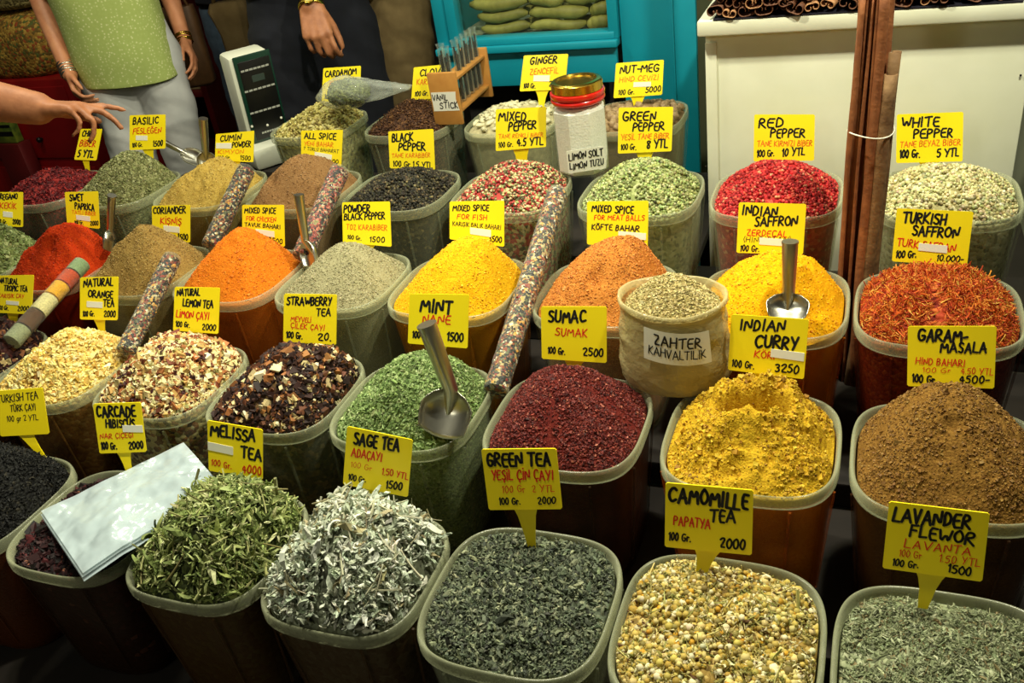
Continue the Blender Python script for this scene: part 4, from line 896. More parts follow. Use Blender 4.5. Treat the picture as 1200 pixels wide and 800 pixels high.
# ------------------------------------------------------------------ long tubes of mixed spice
def tube_fill_mat(name, pal, scale=170):
    m = grain_mat(name, pal, scale, .4, .5); return m
MIXPAL = [((24, 21, 20), 7), ((176, 158, 110), 2.4), ((140, 70, 36), 2.4), ((214, 206, 180), 1.0), ((90, 92, 58), 2), ((206, 150, 60), 1.2), ((130, 36, 34), 1)]
PINKPAL = [((200, 178, 148), 2.0), ((150, 56, 48), 3), ((30, 24, 22), 5), ((150, 140, 90), 1.6), ((206, 120, 96), 2), ((90, 30, 34), 1)]
FILM = film_mat('crinkled_tube_film', (225, 228, 220), .03, .08, 1.0, bump=1.0, bscale=70, bdist=.010, edge=.25)
def spice_tube(label, a, b, r, pal=None, layers=None):
    a, b = np.asarray(a), np.asarray(b); base = b; L = np.linalg.norm(a - b); z = unit(a - b); R = basis(z)
    t = thing('spice_tube', label, 'spice tube', base, 'clear tubes of layered or mixed spice')
    if layers:
        for i, (f0, f1, c) in enumerate(layers):
            mb = MB(); mb.lathe([(r * .5, f0 * L + .003), (r * .965, f0 * L + .0035), (r * .965, f1 * L - .0005), (r * .5, f1 * L)], R=R, n=28)
            o = mb.build('layer', powder_mat('layer_%d' % i, c, tuple(int(v * .85) for v in c), tuple(min(255, int(v * 1.08)) for v in c), 250, .3), t, 60); part(o, LAYN[i])
    else:
        mb = MB(); mb.lathe([(r * .4, .004), (r * .95, .006)] + [(r * .965 * (1 + .012 * math.sin(k * 2.1)), .006 + (L - .016) * k / 14) for k in range(1, 15)] + [(r * .4, L - .008)], R=R, n=28)
        mb.build('filling', tube_fill_mat('tube_mix_' + str(len(bpy.data.materials)), pal), t, 60)
        rng = np.random.default_rng(int(L * 1e5)); n = int(1500 * L / .35)
        th = rng.uniform(0, 6.28, n); zz = rng.uniform(.008, L - .012, n); N = np.stack([np.cos(th), np.sin(th), np.zeros(n)], 1)
        P = N * r * .955 + np.stack([np.zeros(n), np.zeros(n), zz], 1)
        V, Fd, T = pieces(P @ R.T, N @ R.T, .0036 * np.exp(rng.normal(size=n) * .25), FLAKE, pal, .25, rng)
        q = link('grains', np_mesh('grains', V, [Fd[4]], [MT['tint']], False, T), t); q['kind'] = 'stuff'
    mb = MB(); K = 40
    prof = [(r * .55, 0), (r * .95, .002), (r * 1.02, .008)] + [(r * (1.02 + .018 * math.sin(k * 1.7) + .01 * math.sin(k * 3.9)), .008 + (L - .014) * k / K) for k in range(1, K)] + [(r * 1.0, L - .004), (r * .6, L + .002)]
    mb.lathe(prof, R=R, n=28); mb.build('film', FILM, t, 180)
    return t
spice_tube('longest clear tube of mixed spice, leaning beside the SUMAC sign', atY(654, 224, 1.645), atY(580, 461, 1.140), .0215, MIXPAL)
spice_tube('clear tube of mixed spice standing beside the tan cumin tub', atY(290, 196, 1.70), atY(246, 290, 1.50), .0215, MIXPAL)
spice_tube('clear tube of pinkish mixed spice leaning behind the metal scoop', atY(399, 198, 1.70), atY(353, 303, 1.46), .0225, PINKPAL)
spice_tube('clear tube of mixed spice leaning above the cream mixed chips', atY(203, 300, 1.36), atY(146, 415, 1.12), .0195, MIXPAL)
LAYN = ['grey-green bottom layer', 'brown layer', 'cream layer', 'yellow layer', 'orange-red layer', 'pale green top layer']
spice_tube('clear tube with coloured spice layers at the left edge', atY(97, 308, 1.36), atY(12, 402, 1.10), .0195,
           layers=[(0, .16, (150, 156, 120)), (.16, .34, (96, 66, 44)), (.34, .53, (232, 220, 160)), (.53, .69, (234, 172, 30)), (.69, .84, (200, 72, 24)), (.84, .99, (134, 158, 110))])

# ------------------------------------------------------------------ zahter sack
def sack():
    W = .089; base = np.array([-.272, 1.231, ROW_Z[2] + .002]); q = atY(785, 372, base[1] - .065) - base; top = float(q[2])
    t = thing('spice_sack', 'crumpled clear plastic sack of zahter standing between the sumac and the curry', 'sack', base)
    n = 96; th = np.linspace(0, 2 * np.pi, n, endpoint=False); rings = []
    def ring(rx, ryy, z, wr, seed):
        k = 1 + wr * (fbm(th * 3.2 / 2 + 40, np.full(n, z * 75 + seed), 5, 3) + .6 * np.sin(th * 5 + z * 90) * .15)
        zz = z + .0035 * np.sin(th * 2 + 1) * (z / top)
        return np.stack([rx * k * np.cos(th), ryy * k * np.sin(th), zz], 1)
    prof = [(.80, .0), (.97, .006), (1.02, .018), (1.04, .035)] + [(1.04 - .12 * f ** 1.4, .035 + (top - .035) * f) for f in np.linspace(.08, .88, 16)] + [(.955, top * .92), (.985, top * .965), (1.0, top * .99), (.985, top + .004), (.94, top + .003), (.915, top - .006)]
    mb = MB(); mb.rings([ring(W * s, W * .80 * s, z, .055 if z > .01 else .02, 0) for s, z in prof], True, False)
    o = mb.build('sack_wall', film_mat('sack_film', (205, 190, 135), .42, .22, .7, bump=.7, bscale=55, bdist=.006), t, 180)
    # contents
    rng = np.random.default_rng(77); pal = [((184, 166, 108), 4), ((204, 188, 130), 4), ((156, 142, 84), 3), ((120, 110, 62), 1.2), ((216, 204, 156), 1)]
    rr = [np.stack([W * s * np.cos(th), W * .8 * s * np.sin(th), np.full(n, z)], 1) for s, z in [(.72, .008), (.92, .014), (.97, .04)] + [((1.04 - .12 * f ** 1.4) * .90, .035 + (top - .035) * f) for f in (.2, .5, .8)] + [(.86, top - .014)]]
    H = .050
    def mound(rho, a):
        z = top - .014 + H * (1 - rho ** 1.5) - .010 * np.exp(-((rho * np.cos(a) - .45) ** 2 + (rho * np.sin(a) - .1) ** 2) / .04)
        x, y = W * .86 * rho * np.cos(a), W * .8 * .86 * rho * np.sin(a) + (1 - rho) * .008
        return np.stack([x, y, z + (1 - rho) * .006 * fbm(x * 60, y * 60, 3)], -1)
    for rho in (.85, .7, .55, .4, .25, .12): rr.append(mound(np.full(n, rho), th))
    mb = MB(); mb.rings(rr)
    V = np.array(mb.v); m = 7000; rho = np.sqrt(rng.uniform(0, .95, m)); a = rng.uniform(0, 6.28, m); P = mound(rho, a)
    N = np.tile(np.array([[0, 0, 1.]]), (m, 1)) + np.stack([np.cos(a), np.sin(a), np.zeros(m)], 1) * .4; N /= np.linalg.norm(N, axis=1)[:, None]
    pv, pf, pt = pieces(P + N * rng.uniform(-.0006, .0012, (m, 1)), N, .0026 * np.exp(rng.normal(size=m) * .3), FLAKE, pal, .7, rng)
    F4 = [np.array([f for f in mb.f if len(f) == 4])] + [pf[4] + len(V)]; F4 = np.concatenate(F4)
    caps = [f for f in mb.f if len(f) != 4]; Fl = [F4] + [np.array([f]) for f in caps]
    idx = np.concatenate([np.zeros(len(mb.f) - len(caps), int), np.ones(len(pf[4]), int), np.zeros(len(caps), int)])
    h = link('spice_heap', np_mesh('zahter_fill', np.concatenate([V, pv]), Fl, [powder_mat('zahter', (170, 150, 92), (140, 122, 70), (194, 176, 120)), MT['tint']], False, np.concatenate([np.ones((len(V), 4)), pt]), idx))
    h.location = tuple(base); tag(h, 'green-brown zahter herb mix heaped in the open plastic sack', 'spice heap', 'spice heaps in the tubs', 'stuff')
    # paper label on the front, following the round of the sack
    az = math.atan2(CAM[1] - base[1], CAM[0] - base[0])
    ang0, ang1 = az - .62 + .06, az + .52 + .06
    def surf(u, v, off=.0035):
        g = ang0 + (ang1 - ang0) * u; z = top * (.86 - .36 * v) - .012 * u * 0 - .010 * (u - .5)
        f = max(0, (z - .035) / (top - .035)); s = (1.04 - .12 * f ** 1.4) * 1.055
        return np.array([(W * s + off) * math.cos(g), (W * .8 * s + off) * math.sin(g), z])
    mb = MB(); g0 = [[surf(u, v + .05 * math.sin(u * 3), .002) for v in np.linspace(0, 1, 5)] for u in np.linspace(0, 1, 13)]
    g1 = [[surf(u, v + .05 * math.sin(u * 3), .0026) for v in np.linspace(0, 1, 5)] for u in np.linspace(0, 1, 13)]
    mb.rings(g0, False, False, closed=False); mb.rings(g1, False, False, closed=False)
    lb = mb.build('paper_label', MT['paper'], t, 180)
    ink = Ink(); r = np.random.default_rng(5)
    sf = lambda u, v: surf(u, v + .05 * math.sin(u * 3), .0032)
    ink.write('ZAHTER', (.16, .12, .84, .42), sf, 2.1, r, .17); ink.write('KAHVALTILIK', (.08, .52, .90, .78), sf, 2.1, r, .13)
    part(ink.mb.build('black_lettering', MT['black_ink'], lb, smooth=None), 'black lettering')
sack()

# ------------------------------------------------------------------ flat stack of clear plastic bags
BAGM = film_mat('clear_bag_film', (204, 220, 226), .48, .14, 1.0, bump=1.0, bscale=8, bdist=.04, edge=.3)
def flat_bag(label, quad, dz, seed, off=(0, 0, 0), name='plastic_bag'):
    z = [ROW_Z[1] + .032, ROW_Z[1] + .056, ROW_Z[1] + .062, ROW_Z[1] + .030]
    Q = [atZ(x, y, zz) + np.array([off[0], off[1], dz]) for (x, y), zz in zip(quad, z)]; c = sum(Q) / 4; Q = [q - c for q in Q]
    n = 36; mb = MB(); top = []; bot = []
    for i in range(n + 1):
        u = i / n; a = []; b = []
        for j in range(n + 1):
            v = j / n; p = (Q[0] * (1 - u) + Q[1] * u) * (1 - v) + (Q[3] * (1 - u) + Q[2] * u) * v
            ed = min(u, v, 1 - u, 1 - v); k = min(1, ed * 9)
            w = (.010 * float(fbm(np.array(u * 4.0), np.array(v * 3.0), seed, 3)) - .006 * abs(float(fbm(np.array(u * 5.0 + v * 3), np.array(v * 4.0 - u * 2), seed + 5, 2)))) * (.30 + .70 * k)
            a.append(p + np.array([0, 0, w + .0016 * k])); b.append(p + np.array([0, 0, w - .0006]))
        top.append(a); bot.append(b)
    mb.rings(top, False, False, closed=False); mb.rings([list(reversed(r)) for r in bot], False, False, closed=False)
    o = mb.build(name, BAGM, None, 180); o.location = tuple(c)
    return tag(o, label, 'plastic bag', 'flat clear plastic bags')
BQ = ((48, 598), (215, 518), (258, 567), (97, 671))
flat_bag('top clear plastic bag of the flat stack over the dark hibiscus', BQ, .0, 3)
flat_bag('lower clear plastic bag peeking out at the front of the flat stack', BQ, -.0055, 3, (-.001, -.0030, 0))
flat_bag('bottom clear plastic bag of the flat stack over the dark hibiscus', BQ, -.0110, 3, (.002, -.0055, 0))

# ------------------------------------------------------------------ salt jar
def salt_jar():
    base = np.array([-.603, 1.878, ROW_Z[4] + .0015]); t = thing('salt_jar', 'glass jar of white lemon salt with a red and gold lid', 'jar', base)
    hb = .160; R8 = .0625
    def octo(r, z): return [(r * math.cos(math.pi / 4 * k + math.pi / 8 + YAW * .6) , r * math.sin(math.pi / 4 * k + math.pi / 8 + YAW * .6), z) for k in range(8)]
    mb = MB(); mb.rings([octo(R8 * .93, 0), octo(R8, .006), octo(R8, hb - .012), octo(R8 * .9, hb)])
    mb.build('jar_glass', film_mat('jar_glass', (230, 234, 222), .02, .06, .8, edge=.22), t, 25)
    mb = MB(); mb.rings([octo(R8 * .90, .004), octo(R8 * .96, .009), octo(R8 * .96, hb - .016), octo(R8 * .8, hb - .006)])
    salt = mb.build('salt', powder_mat('lemon_salt', (246, 246, 236), (232, 232, 220), (250, 250, 244), 230, .4), None, 25); salt.location = tuple(base)
    tag(salt, 'white grainy lemon salt filling the glass jar', 'salt', None, 'stuff')
    mb = MB(); mb.lathe([(.052, hb), (.058, hb + .001), (.0605, hb + .005), (.0605, hb + .009), (.057, hb + .012), (.0605, hb + .015), (.0612, hb + .019), (.0605, hb + .024), (.056, hb + .026)], n=40)
    part(mb.build('screw_ring', plain('red_lid', (214, 28, 20), .3, coat=.5), t, 50), 'red screw ring')
    mb = MB(); mb.lathe([(.054, hb + .025), (.057, hb + .027), (.057, hb + .044), (.054, hb + .047), (.045, hb + .048), (.043, hb + .044), (.002, hb + .044)], n=40)
    part(mb.build('lid', MT['gold'], t, 40), 'gold metal lid')
    # paper label on the two camera-side faces
    az = math.atan2(CAM[1] - base[1], CAM[0] - base[0]); d = np.array([math.cos(az + .08), math.sin(az + .08), 0]); s = np.array([-d[1], d[0], 0])
    surf = lambda u, v, off=0: d * (R8 * (1.0 + off)) + s * (u - .5) * .084 - d * .0 + np.array([0, 0, .070 - v * .052])
    mb = MB(); mb.rings([[surf(0, 0, .0), surf(1, 0, .0), surf(1, 1, .0), surf(0, 1, .0)], [surf(0, 0, .012), surf(1, 0, .012), surf(1, 1, .012), surf(0, 1, .012)]])
    lb = mb.build('paper_label', MT['paper'], t, smooth=None)
    ink = Ink(); r = np.random.default_rng(8); sf = lambda u, v: surf(u, v, .022)
    ink.write('LIMON SOLT', (.05, .12, .95, .42), sf, 1.55, r, .16); ink.write('LIMON TUZU', (.05, .56, .95, .84), sf, 1.55, r, .16)
    part(ink.mb.build('black_lettering', MT['black_ink'], lb, smooth=None), 'black lettering')
salt_jar()

# ------------------------------------------------------------------ vanilla rack with test tubes
def vanilla_rack():
    z0 = ROW_Z[5] + .004
    p0 = atZ(510, 147, z0); p1 = atZ(543, 146, z0); far = atZ(581, 112, z0)
    rx = unit(p1 - p0); w = np.linalg.norm(p1 - p0); dy_ = far - p1; ln = np.linalg.norm(dy_); fy = unit(dy_ - rx * np.dot(dy_, rx)); up = np.array([0, 0, 1.])
    R = np.stack([rx, fy, up], 1); h = .142
    base = p0 + rx * w / 2; t = thing('test_tube_rack', 'wooden rack labelled VANIL STICK resting on the clove tub', 'rack', base)
    for yy, nm in ((.006, 'end_panel'), (ln - .006, 'end_panel')):
        mb = MB(); mb.box(R @ np.array([0, yy, h / 2]), (w / 2, .006, h / 2), R, .003); mb.build(nm, MT['wood'], t, 30)
    for zz in (.032, .118):
        mb = MB(); mb.box(R @ np.array([.010, ln / 2, zz]), (w * .30, ln / 2 - .006, .004), R, .001); mb.build('rail', MT['wood'], t, 30)
    surf = lambda u, v, o: R @ np.array([(-.44 + .90 * u) * w, -o, h * (.64 - v * .36)])
    mb = MB(); mb.rings([[surf(0, 0, 0), surf(.95, 0, 0), surf(.92, .4, 0), surf(1, 1, 0), surf(0, 1, 0)], [surf(0, 0, .0006), surf(.95, 0, .0006), surf(.92, .4, .0006), surf(1, 1, .0006), surf(0, 1, .0006)]])
    lb = mb.build('paper_label', MT['paper'], t, smooth=None)
    ink = Ink(); r = np.random.default_rng(9); sf = lambda u, v: surf(u, v, .0011)
    ink.write('VANIL', (.03, .12, .60, .42), sf, 1.6, r, .16); ink.write('STICK', (.26, .54, .95, .86), sf, 1.6, r, .17)
    part(ink.mb.build('black_lettering', MT['black_ink'], lb, smooth=None), 'black lettering')
    G = film_mat('test_tube_glass', (190, 205, 200), .03, .05, .9, edge=.3); BEAN = plain('vanilla_bean', (34, 22, 16), .5)
    for k in range(7):
        q = base + R @ np.array([.014 * (-1 if k == 1 else 1), .025 + k * (ln - .05) / 6, .037])
        g = thing('test_tube', 'glass test tube holding dark vanilla sticks in the wooden rack', 'test tube', q, 'vanilla test tubes in the rack')
        r_ = .0100; mb = MB(); mb.lathe([(.003, 0), (.007, .002), (r_, .008), (r_, .160), (r_ * 1.18, .163), (r_ * 1.18, .166), (r_ * .98, .166), (r_ * .9, .160), (r_ * .9, .009), (.003, .003)], n=16); mb.build('glass', G, g, 50)
        for j in range(3):
            a = 2.1 * j + k; mb = MB(); mb.tube([(.003 * math.cos(a), .003 * math.sin(a), .006), (.0035 * math.cos(a + .5), .0035 * math.sin(a + .5), .075), (.0045 * math.cos(a + 1), .0045 * math.sin(a + 1), .148 - .01 * j)], .0026, 7); mb.build('vanilla_stick', BEAN, g)
vanilla_rack()

# ------------------------------------------------------------------ bag of herbs lying on the cardamom
def herb_bag():
    a, b = atY(386, 118, 2.15), atY(476, 116, 2.18); c = (a + b) / 2; ax = unit(b - a); R = np.stack([ax, unit(np.cross([0, 0, 1.], ax)), np.array([0, 0, 1.])], 1)
    t = thing('herb_bag', 'clear plastic bag of green herbs lying on the cardamom', 'bag', c)
    L = np.linalg.norm(b - a); n = 26; rs = []; ri = []
    for i in range(17):
        s = i / 16; w = float(np.interp(s, [0, .05, .3, .6, .85, 1], [.050, .056, .062, .046, .026, .018])); hgt = float(np.interp(s, [0, .08, .3, .6, 1], [.012, .034, .046, .026, .005]))
        k = lambda g: 1 + .34 * float(fbm(np.array(3 + 2 * math.cos(g)), np.array(s * 7 + 2 * math.sin(g)), 4, 3))
        lift = .020 + .012 * s
        rs.append([R @ np.array([(s - .5) * L * 1.15, w * k(g) * math.cos(g), lift + hgt * k(g) * math.sin(g)]) for g in np.linspace(0, 2 * math.pi, n, endpoint=False)])
        if .08 < s < .52: ri.append([R @ np.array([(s - .5) * L * 1.15 + .003, (.80 if s < .46 else .55) * w * math.cos(g), lift + (.74 if s < .46 else .4) * hgt * math.sin(g)]) for g in np.linspace(0, 2 * math.pi, n, endpoint=False)])
    mb = MB(); mb.rings(rs); mb.build('film', film_mat('herb_bag_film', (222, 228, 214), .12, .08, 1.0, bump=1.0, bscale=45, bdist=.012), t, 180)
    hp = [((104, 114, 62), 3), ((134, 142, 86), 3), ((80, 88, 46), 2)]; mb = MB(); mb.rings(ri); V0 = np.array(mb.v); rg = np.random.default_rng(21)
    q4 = [f_ for f_ in mb.f if len(f_) == 4]; caps = [np.array([f_]) for f_ in mb.f if len(f_) != 4]; pick_ = rg.integers(0, len(q4), 1500); cen = V0.mean(0)
    P_h = np.array([V0[list(q4[i])].T @ rg.dirichlet(np.ones(4)) for i in pick_]); N_h = P_h - cen; N_h /= np.linalg.norm(N_h, axis=1)[:, None]
    hv, hf, ht = pieces(P_h + N_h * rg.uniform(-.003, .003, (1500, 1)), N_h, .0085 * np.exp(rg.normal(size=1500) * .3), SAGE + TEA, hp, .6, rg)
    Q4 = np.concatenate([np.array(q4), hf[4] + len(V0)])
    f = link('herbs', np_mesh('herbs', np.concatenate([V0, hv]), [Q4] + caps, [grain_mat('bagged_herbs', hp, 170), MT['tint']], False, np.concatenate([np.ones((len(V0), 4)), ht]), np.concatenate([np.zeros(len(q4), int), np.ones(len(hf[4]), int), np.zeros(len(caps), int)])), t); f['kind'] = 'stuff'; part(f, 'green herbs')
herb_bag()

# ------------------------------------------------------------------ bundle of long cinnamon bark
def bark_bundle():
    base = np.array([-.008, 1.585, ROW_Z[3] - TUB_H + .001]); t = thing('cinnamon_bark_bundle', 'tall bundle of long brown cinnamon bark tied with string', 'cinnamon bark', base)
    BARK = plain('cinnamon_bark', (168, 104, 56), .75, c2=(128, 74, 38), nscale=35, bump=.5, bscale=90, bdist=.003)
    BARK2 = plain('cinnamon_bark_grey', (150, 116, 74), .8, c2=(116, 84, 52), nscale=45, bump=.5, bscale=90, bdist=.003)
    def bark(p, q, r, curl, mat, seed):
        """a rolled strip of bark: two edges curling inward"""
        p, q = np.asarray(p, float), np.asarray(q, float); R_ = basis(q - p, (0, 1, 0)); rg = np.random.default_rng(seed); rows = []
        ph0 = rg.uniform(0, 6)
        for i in range(15):
            s = i / 14; c = p + (q - p) * s + R_[:, 0] * .003 * math.sin(s * 5 + ph0) + R_[:, 1] * .003 * math.cos(s * 4 + ph0); row = []
            for j in range(22):
                f = j / 21; g = ph0 + (f - .5) * curl; rr = r * (.62 + .38 * math.sin(math.pi * min(1, max(0, f))) ** .5) * (1 + .05 * math.sin(s * 17 + f * 4))
                row.append(c + R_[:, 0] * rr * math.cos(g) + R_[:, 1] * rr * math.sin(g))
            rows.append(row)
        mb = MB(); mb.rings(rows, False, False, closed=False); o = mb.build('bark_stick', mat, t, 180)
        m = o.modifiers.new('thickness', 'SOLIDIFY'); m.thickness = .003; m.offset = -1
    def loc(px, py, y): return atY(px, py, y) - base
    for k, (x0, x1, ytop, dy_, r, mt) in enumerate([(984, 1011, 36, .0, .0125, BARK), (992, 1019, -30, .014, .0165, BARK), (1003, 1030, -55, -.006, .0180, BARK), (1014, 1042, -40, .012, .0165, BARK),
                                                    (990, 1019, -20, -.014, .0135, BARK), (1018, 1050, 60, -.006, .0115, BARK2), (1012, 1045, 86, -.020, .0125, BARK2), (1000, 1034, -35, .026, .014, BARK), (1010, 1038, -25, -.022, .010, BARK)]):
        bot = atY(x0, 330, 1.585 + dy_); top = atY(x1, ytop, 1.600 + dy_); d = (top - bot) / (top[2] - bot[2]); foot = bot + d * (base[2] - bot[2])
        bark(foot - base, top - base, r, 5.0, mt, 900 + k)
    # string round the bundle
    c = (atY(1023, 152, 1.592) - base); mb = MB()
    mb.tube([c + np.array([.0375 * math.cos(a) - .0035, .042 * math.sin(a), .003 * math.sin(a * 2)]) for a in np.linspace(0, 2 * math.pi, 40)], .0013, 8)
    part(mb.build('string', MT['paper'], t, 180), 'thin white string')
bark_bundle()

# ------------------------------------------------------------------ white cabinet with cinnamon quills
CX0, CX1, CY, CT = -.337, .288, 1.975, .985
CZ = .018
cab = thing('white_cabinet', 'tall white painted cabinet behind the red and white peppercorns', 'cabinet', ((CX0 + CX1) / 2, CY + .25, 0))
cc = np.array([(CX0 + CX1) / 2, CY + .25, 0])
mb = MB(); mb.box(np.array([(CX0 + CX1) / 2, CY + .25, .489]) - cc, ((CX1 - CX0) / 2, .25, .489), bevel=.003); mb.build('body', MT['cab_white'], cab, 30)
mb = MB(); mb.box(np.array([(CX0 + CX1) / 2 - .004, CY + .235, .975 + CZ]) - cc, ((CX1 - CX0) / 2 + .008, .265, .016), bevel=.004); mb.build('top_board', MT['cab_white'], cab, 30)
mb = MB(); mb.box(np.array([CX0 + .012, CY - .0025, .48]) - cc, (.012, .0025, .478), bevel=.001); mb.build('edge_strip', MT['cab_white'], cab, 30)
for (px, py) in ((832, 92), (827, 195), (1196, 88)):
    mb = MB(); q = atY(px, py, CY - .002) - cc; mb.lathe([(.0022, 0), (.0022, .002), (.0008, .003)], q, basis([0, -1, 0], (1, 0, 0)), 10); part(mb.build('nail_head', MT['black'], cab), 'dark nail head')
mb = MB(); mb.box(np.array([CX0 + .022, CY + .30, 1.20]) - cc, (.018, .02, .21), bevel=.003); mb.build('upright', MT['cab_white'], cab, 30)
tray = MB(); tray.box((0, 0, .001), (.285, .12, .001)); tray.box((0, .118, .03), (.285, .003, .03)); tr = tray.build('cinnamon_tray', plain('dark_tray', (20, 20, 34), .6), None, 30); tr.location = (-.030, CY + .090, .9915 + CZ)
tag(tr, 'dark shallow tray under the cinnamon quills on the white cabinet', 'tray')
def quill_mesh(seed):
    rg = np.random.default_rng(seed); r = .0100 * rg.uniform(.8, 1.2); L = .16 * rg.uniform(.9, 1.1); rows = []
    prof = []
    for side in (1, -1):      # two scrolls curling toward each other
        for k in range(16):
            a = k / 15 * 5.2; q = r * (1 - .11 * a); prof.append((side, a, q))
    left = [(-r * .75 + q * math.cos(math.pi / 2 + a), q * math.sin(math.pi / 2 + a)) for s_, a, q in prof[:16]]
    right = [(r * .75 + q * math.cos(math.pi / 2 - a), q * math.sin(math.pi / 2 - a)) for s_, a, q in prof[16:]]
    line = left[::-1] + right
    for i in range(6):
        s = i / 5; rows.append([(x * (1 + .06 * math.sin(s * 5 + seed)), (s - .0) * L, z * (1 + .06 * math.cos(s * 4 + seed))) for x, z in line])
    mb = MB(); mb.rings(rows, False, False, closed=False); return mb.mesh('cinnamon_quill', [plain('quill_bark', (120, 74, 42), .7, c2=(80, 46, 26), nscale=60, bump=.4, bscale=150, bdist=.002), plain('quill_bark_pale', (186, 140, 92), .7, c2=(150, 104, 64), nscale=60)][seed % 3 == 0], 180)
QM = [quill_mesh(k) for k in range(9)]
rgq = np.random.default_rng(44)
for lev in range(5):
    for i in range(18):
        if rgq.uniform() < .07: continue
        x = -.312 + i * .0325 + (lev % 2) * .0156 + rgq.normal() * .003
        if x > .25: continue
        o = link('cinnamon_quill', QM[rgq.integers(0, 9)]); o.location = (x, CY - .038 + abs(rgq.normal()) * .012,   .9955 + CZ + .0105 + lev * .0185 + rgq.normal() * .0015)
        o.rotation_euler = (rgq.normal() * .05, rgq.choice([0, 3.1416]) + rgq.normal() * .3, rgq.normal() * .10)
        m = o.modifiers.new('thickness', 'SOLIDIFY'); m.thickness = .0014; m.offset = 0
        tag(o, 'curled brown cinnamon quill in the pile on the white cabinet', 'cinnamon quill', 'cinnamon quills on the white cabinet')

# ------------------------------------------------------------------ teal glass counter
TY = 2.72
teal = thing('teal_counter', 'teal painted shop counter with a glass window in the back', 'counter', (-.90, TY + .3, 0))
tc = np.array([-.90, TY + .3, 0])
def tbox(name, x0, x1, y0, y1, z0, z1, mat=None, bev=.004, lab=None, par=None):
    mb = MB(); mb.box(np.array([(x0 + x1) / 2, (y0 + y1) / 2, (z0 + z1) / 2]) - tc, ((x1 - x0) / 2, (y1 - y0) / 2, (z1 - z0) / 2), bevel=bev)
    o = mb.build(name, mat or MT['teal'], par or teal, 30)
    return part(o, lab) if lab else o
xl, xr = -1.335, -.735
tbox('lower_panel', xl, xr, TY, TY + .02, .665, .775); tbox('sill', xl, xr + .01, TY - .028, TY + .02, .778, .800)
tbox('sill_ledge', xl + .08, xr, TY - .012, TY + .05, .800, .822)
tbox('stile', xl, xl + .045, TY, TY + .03, .80, 1.75); tbox('stile', xl + .050, xl + .085, TY - .012, TY + .04, .80, 1.75); tbox('stile', xr - .020, xr + .012, TY - .008, TY + .04, .80, 1.75)
tbox('side_panel', xl - .002, xl + .02, TY + .03, TY + .55, .665, 1.75)
tbox('door_panel', xr + .014, -.492, TY + .012, TY + .035, .0, 1.75); tbox('door_stile', -.562, -.557, TY + .004, TY + .012, .0, 1.75)
tbox('top_rail', xl, -.492, TY - .005, TY + .55, 1.75, 1.82)
tbox('back_panel', xl, -.492, TY + .55, TY + .57, .1, 1.75, plain('counter_inside', (96, 100, 72), .8))
tbox('inner_shelf', xl + .02, xr, TY + .045, TY + .54, .795, .81, plain('shelf_paper', (150, 156, 130), .8), lab='pale inner shelf')
tbox('base', xl + .03, xr, TY + .10, TY + .5, .0, .66, plain('dark_base', (18, 16, 14), .8), lab='dark base')
tbox('window_pane', xl + .085, xr - .02, TY + .018, TY + .022, .822, 1.75, film_mat('counter_glass', (190, 210, 200), .0, .03, .8, edge=.10), 0, 'clear glass pane')
GOURD = plain('root_skin', (150, 146, 72), .6, c2=(112, 108, 46), nscale=22, bump=.3, bscale=60)
rgr = np.random.default_rng(66)
for lev in range(5):
    for rr_ in range(2):
        x = xl + .10 + rgr.uniform(0, .03)
        while x < xr - .10:
            Lr = rgr.uniform(.10, .20); Lr = min(Lr, xr - .035 - x); r = rgr.uniform(.016, .022)
            mb = MB(); K = 9
            pts = [(-Lr / 2 + Lr * i / K, .006 * math.sin(i * .8 + x * 30), .004 * math.cos(i * .7 + x * 20)) for i in range(K + 1)]
            mb.tube(pts, [r * (.35 if i in (0, K) else (.85 if i in (1, K - 1) else 1 + .07 * math.sin(i * 2.1))) for i in range(K + 1)], 12)
            o = mb.build('dried_root', GOURD, None, 180); o.location = (x + Lr / 2, TY + .075 + rr_ * .055 + rgr.uniform(0, .015) , .832 + lev * .0385)
            o.rotation_euler = (0, 0, rgr.normal() * .06)
            tag(o, 'long olive-green dried root stacked behind the teal counter window', 'root', 'dried roots behind the teal counter window')
            x += Lr + .004

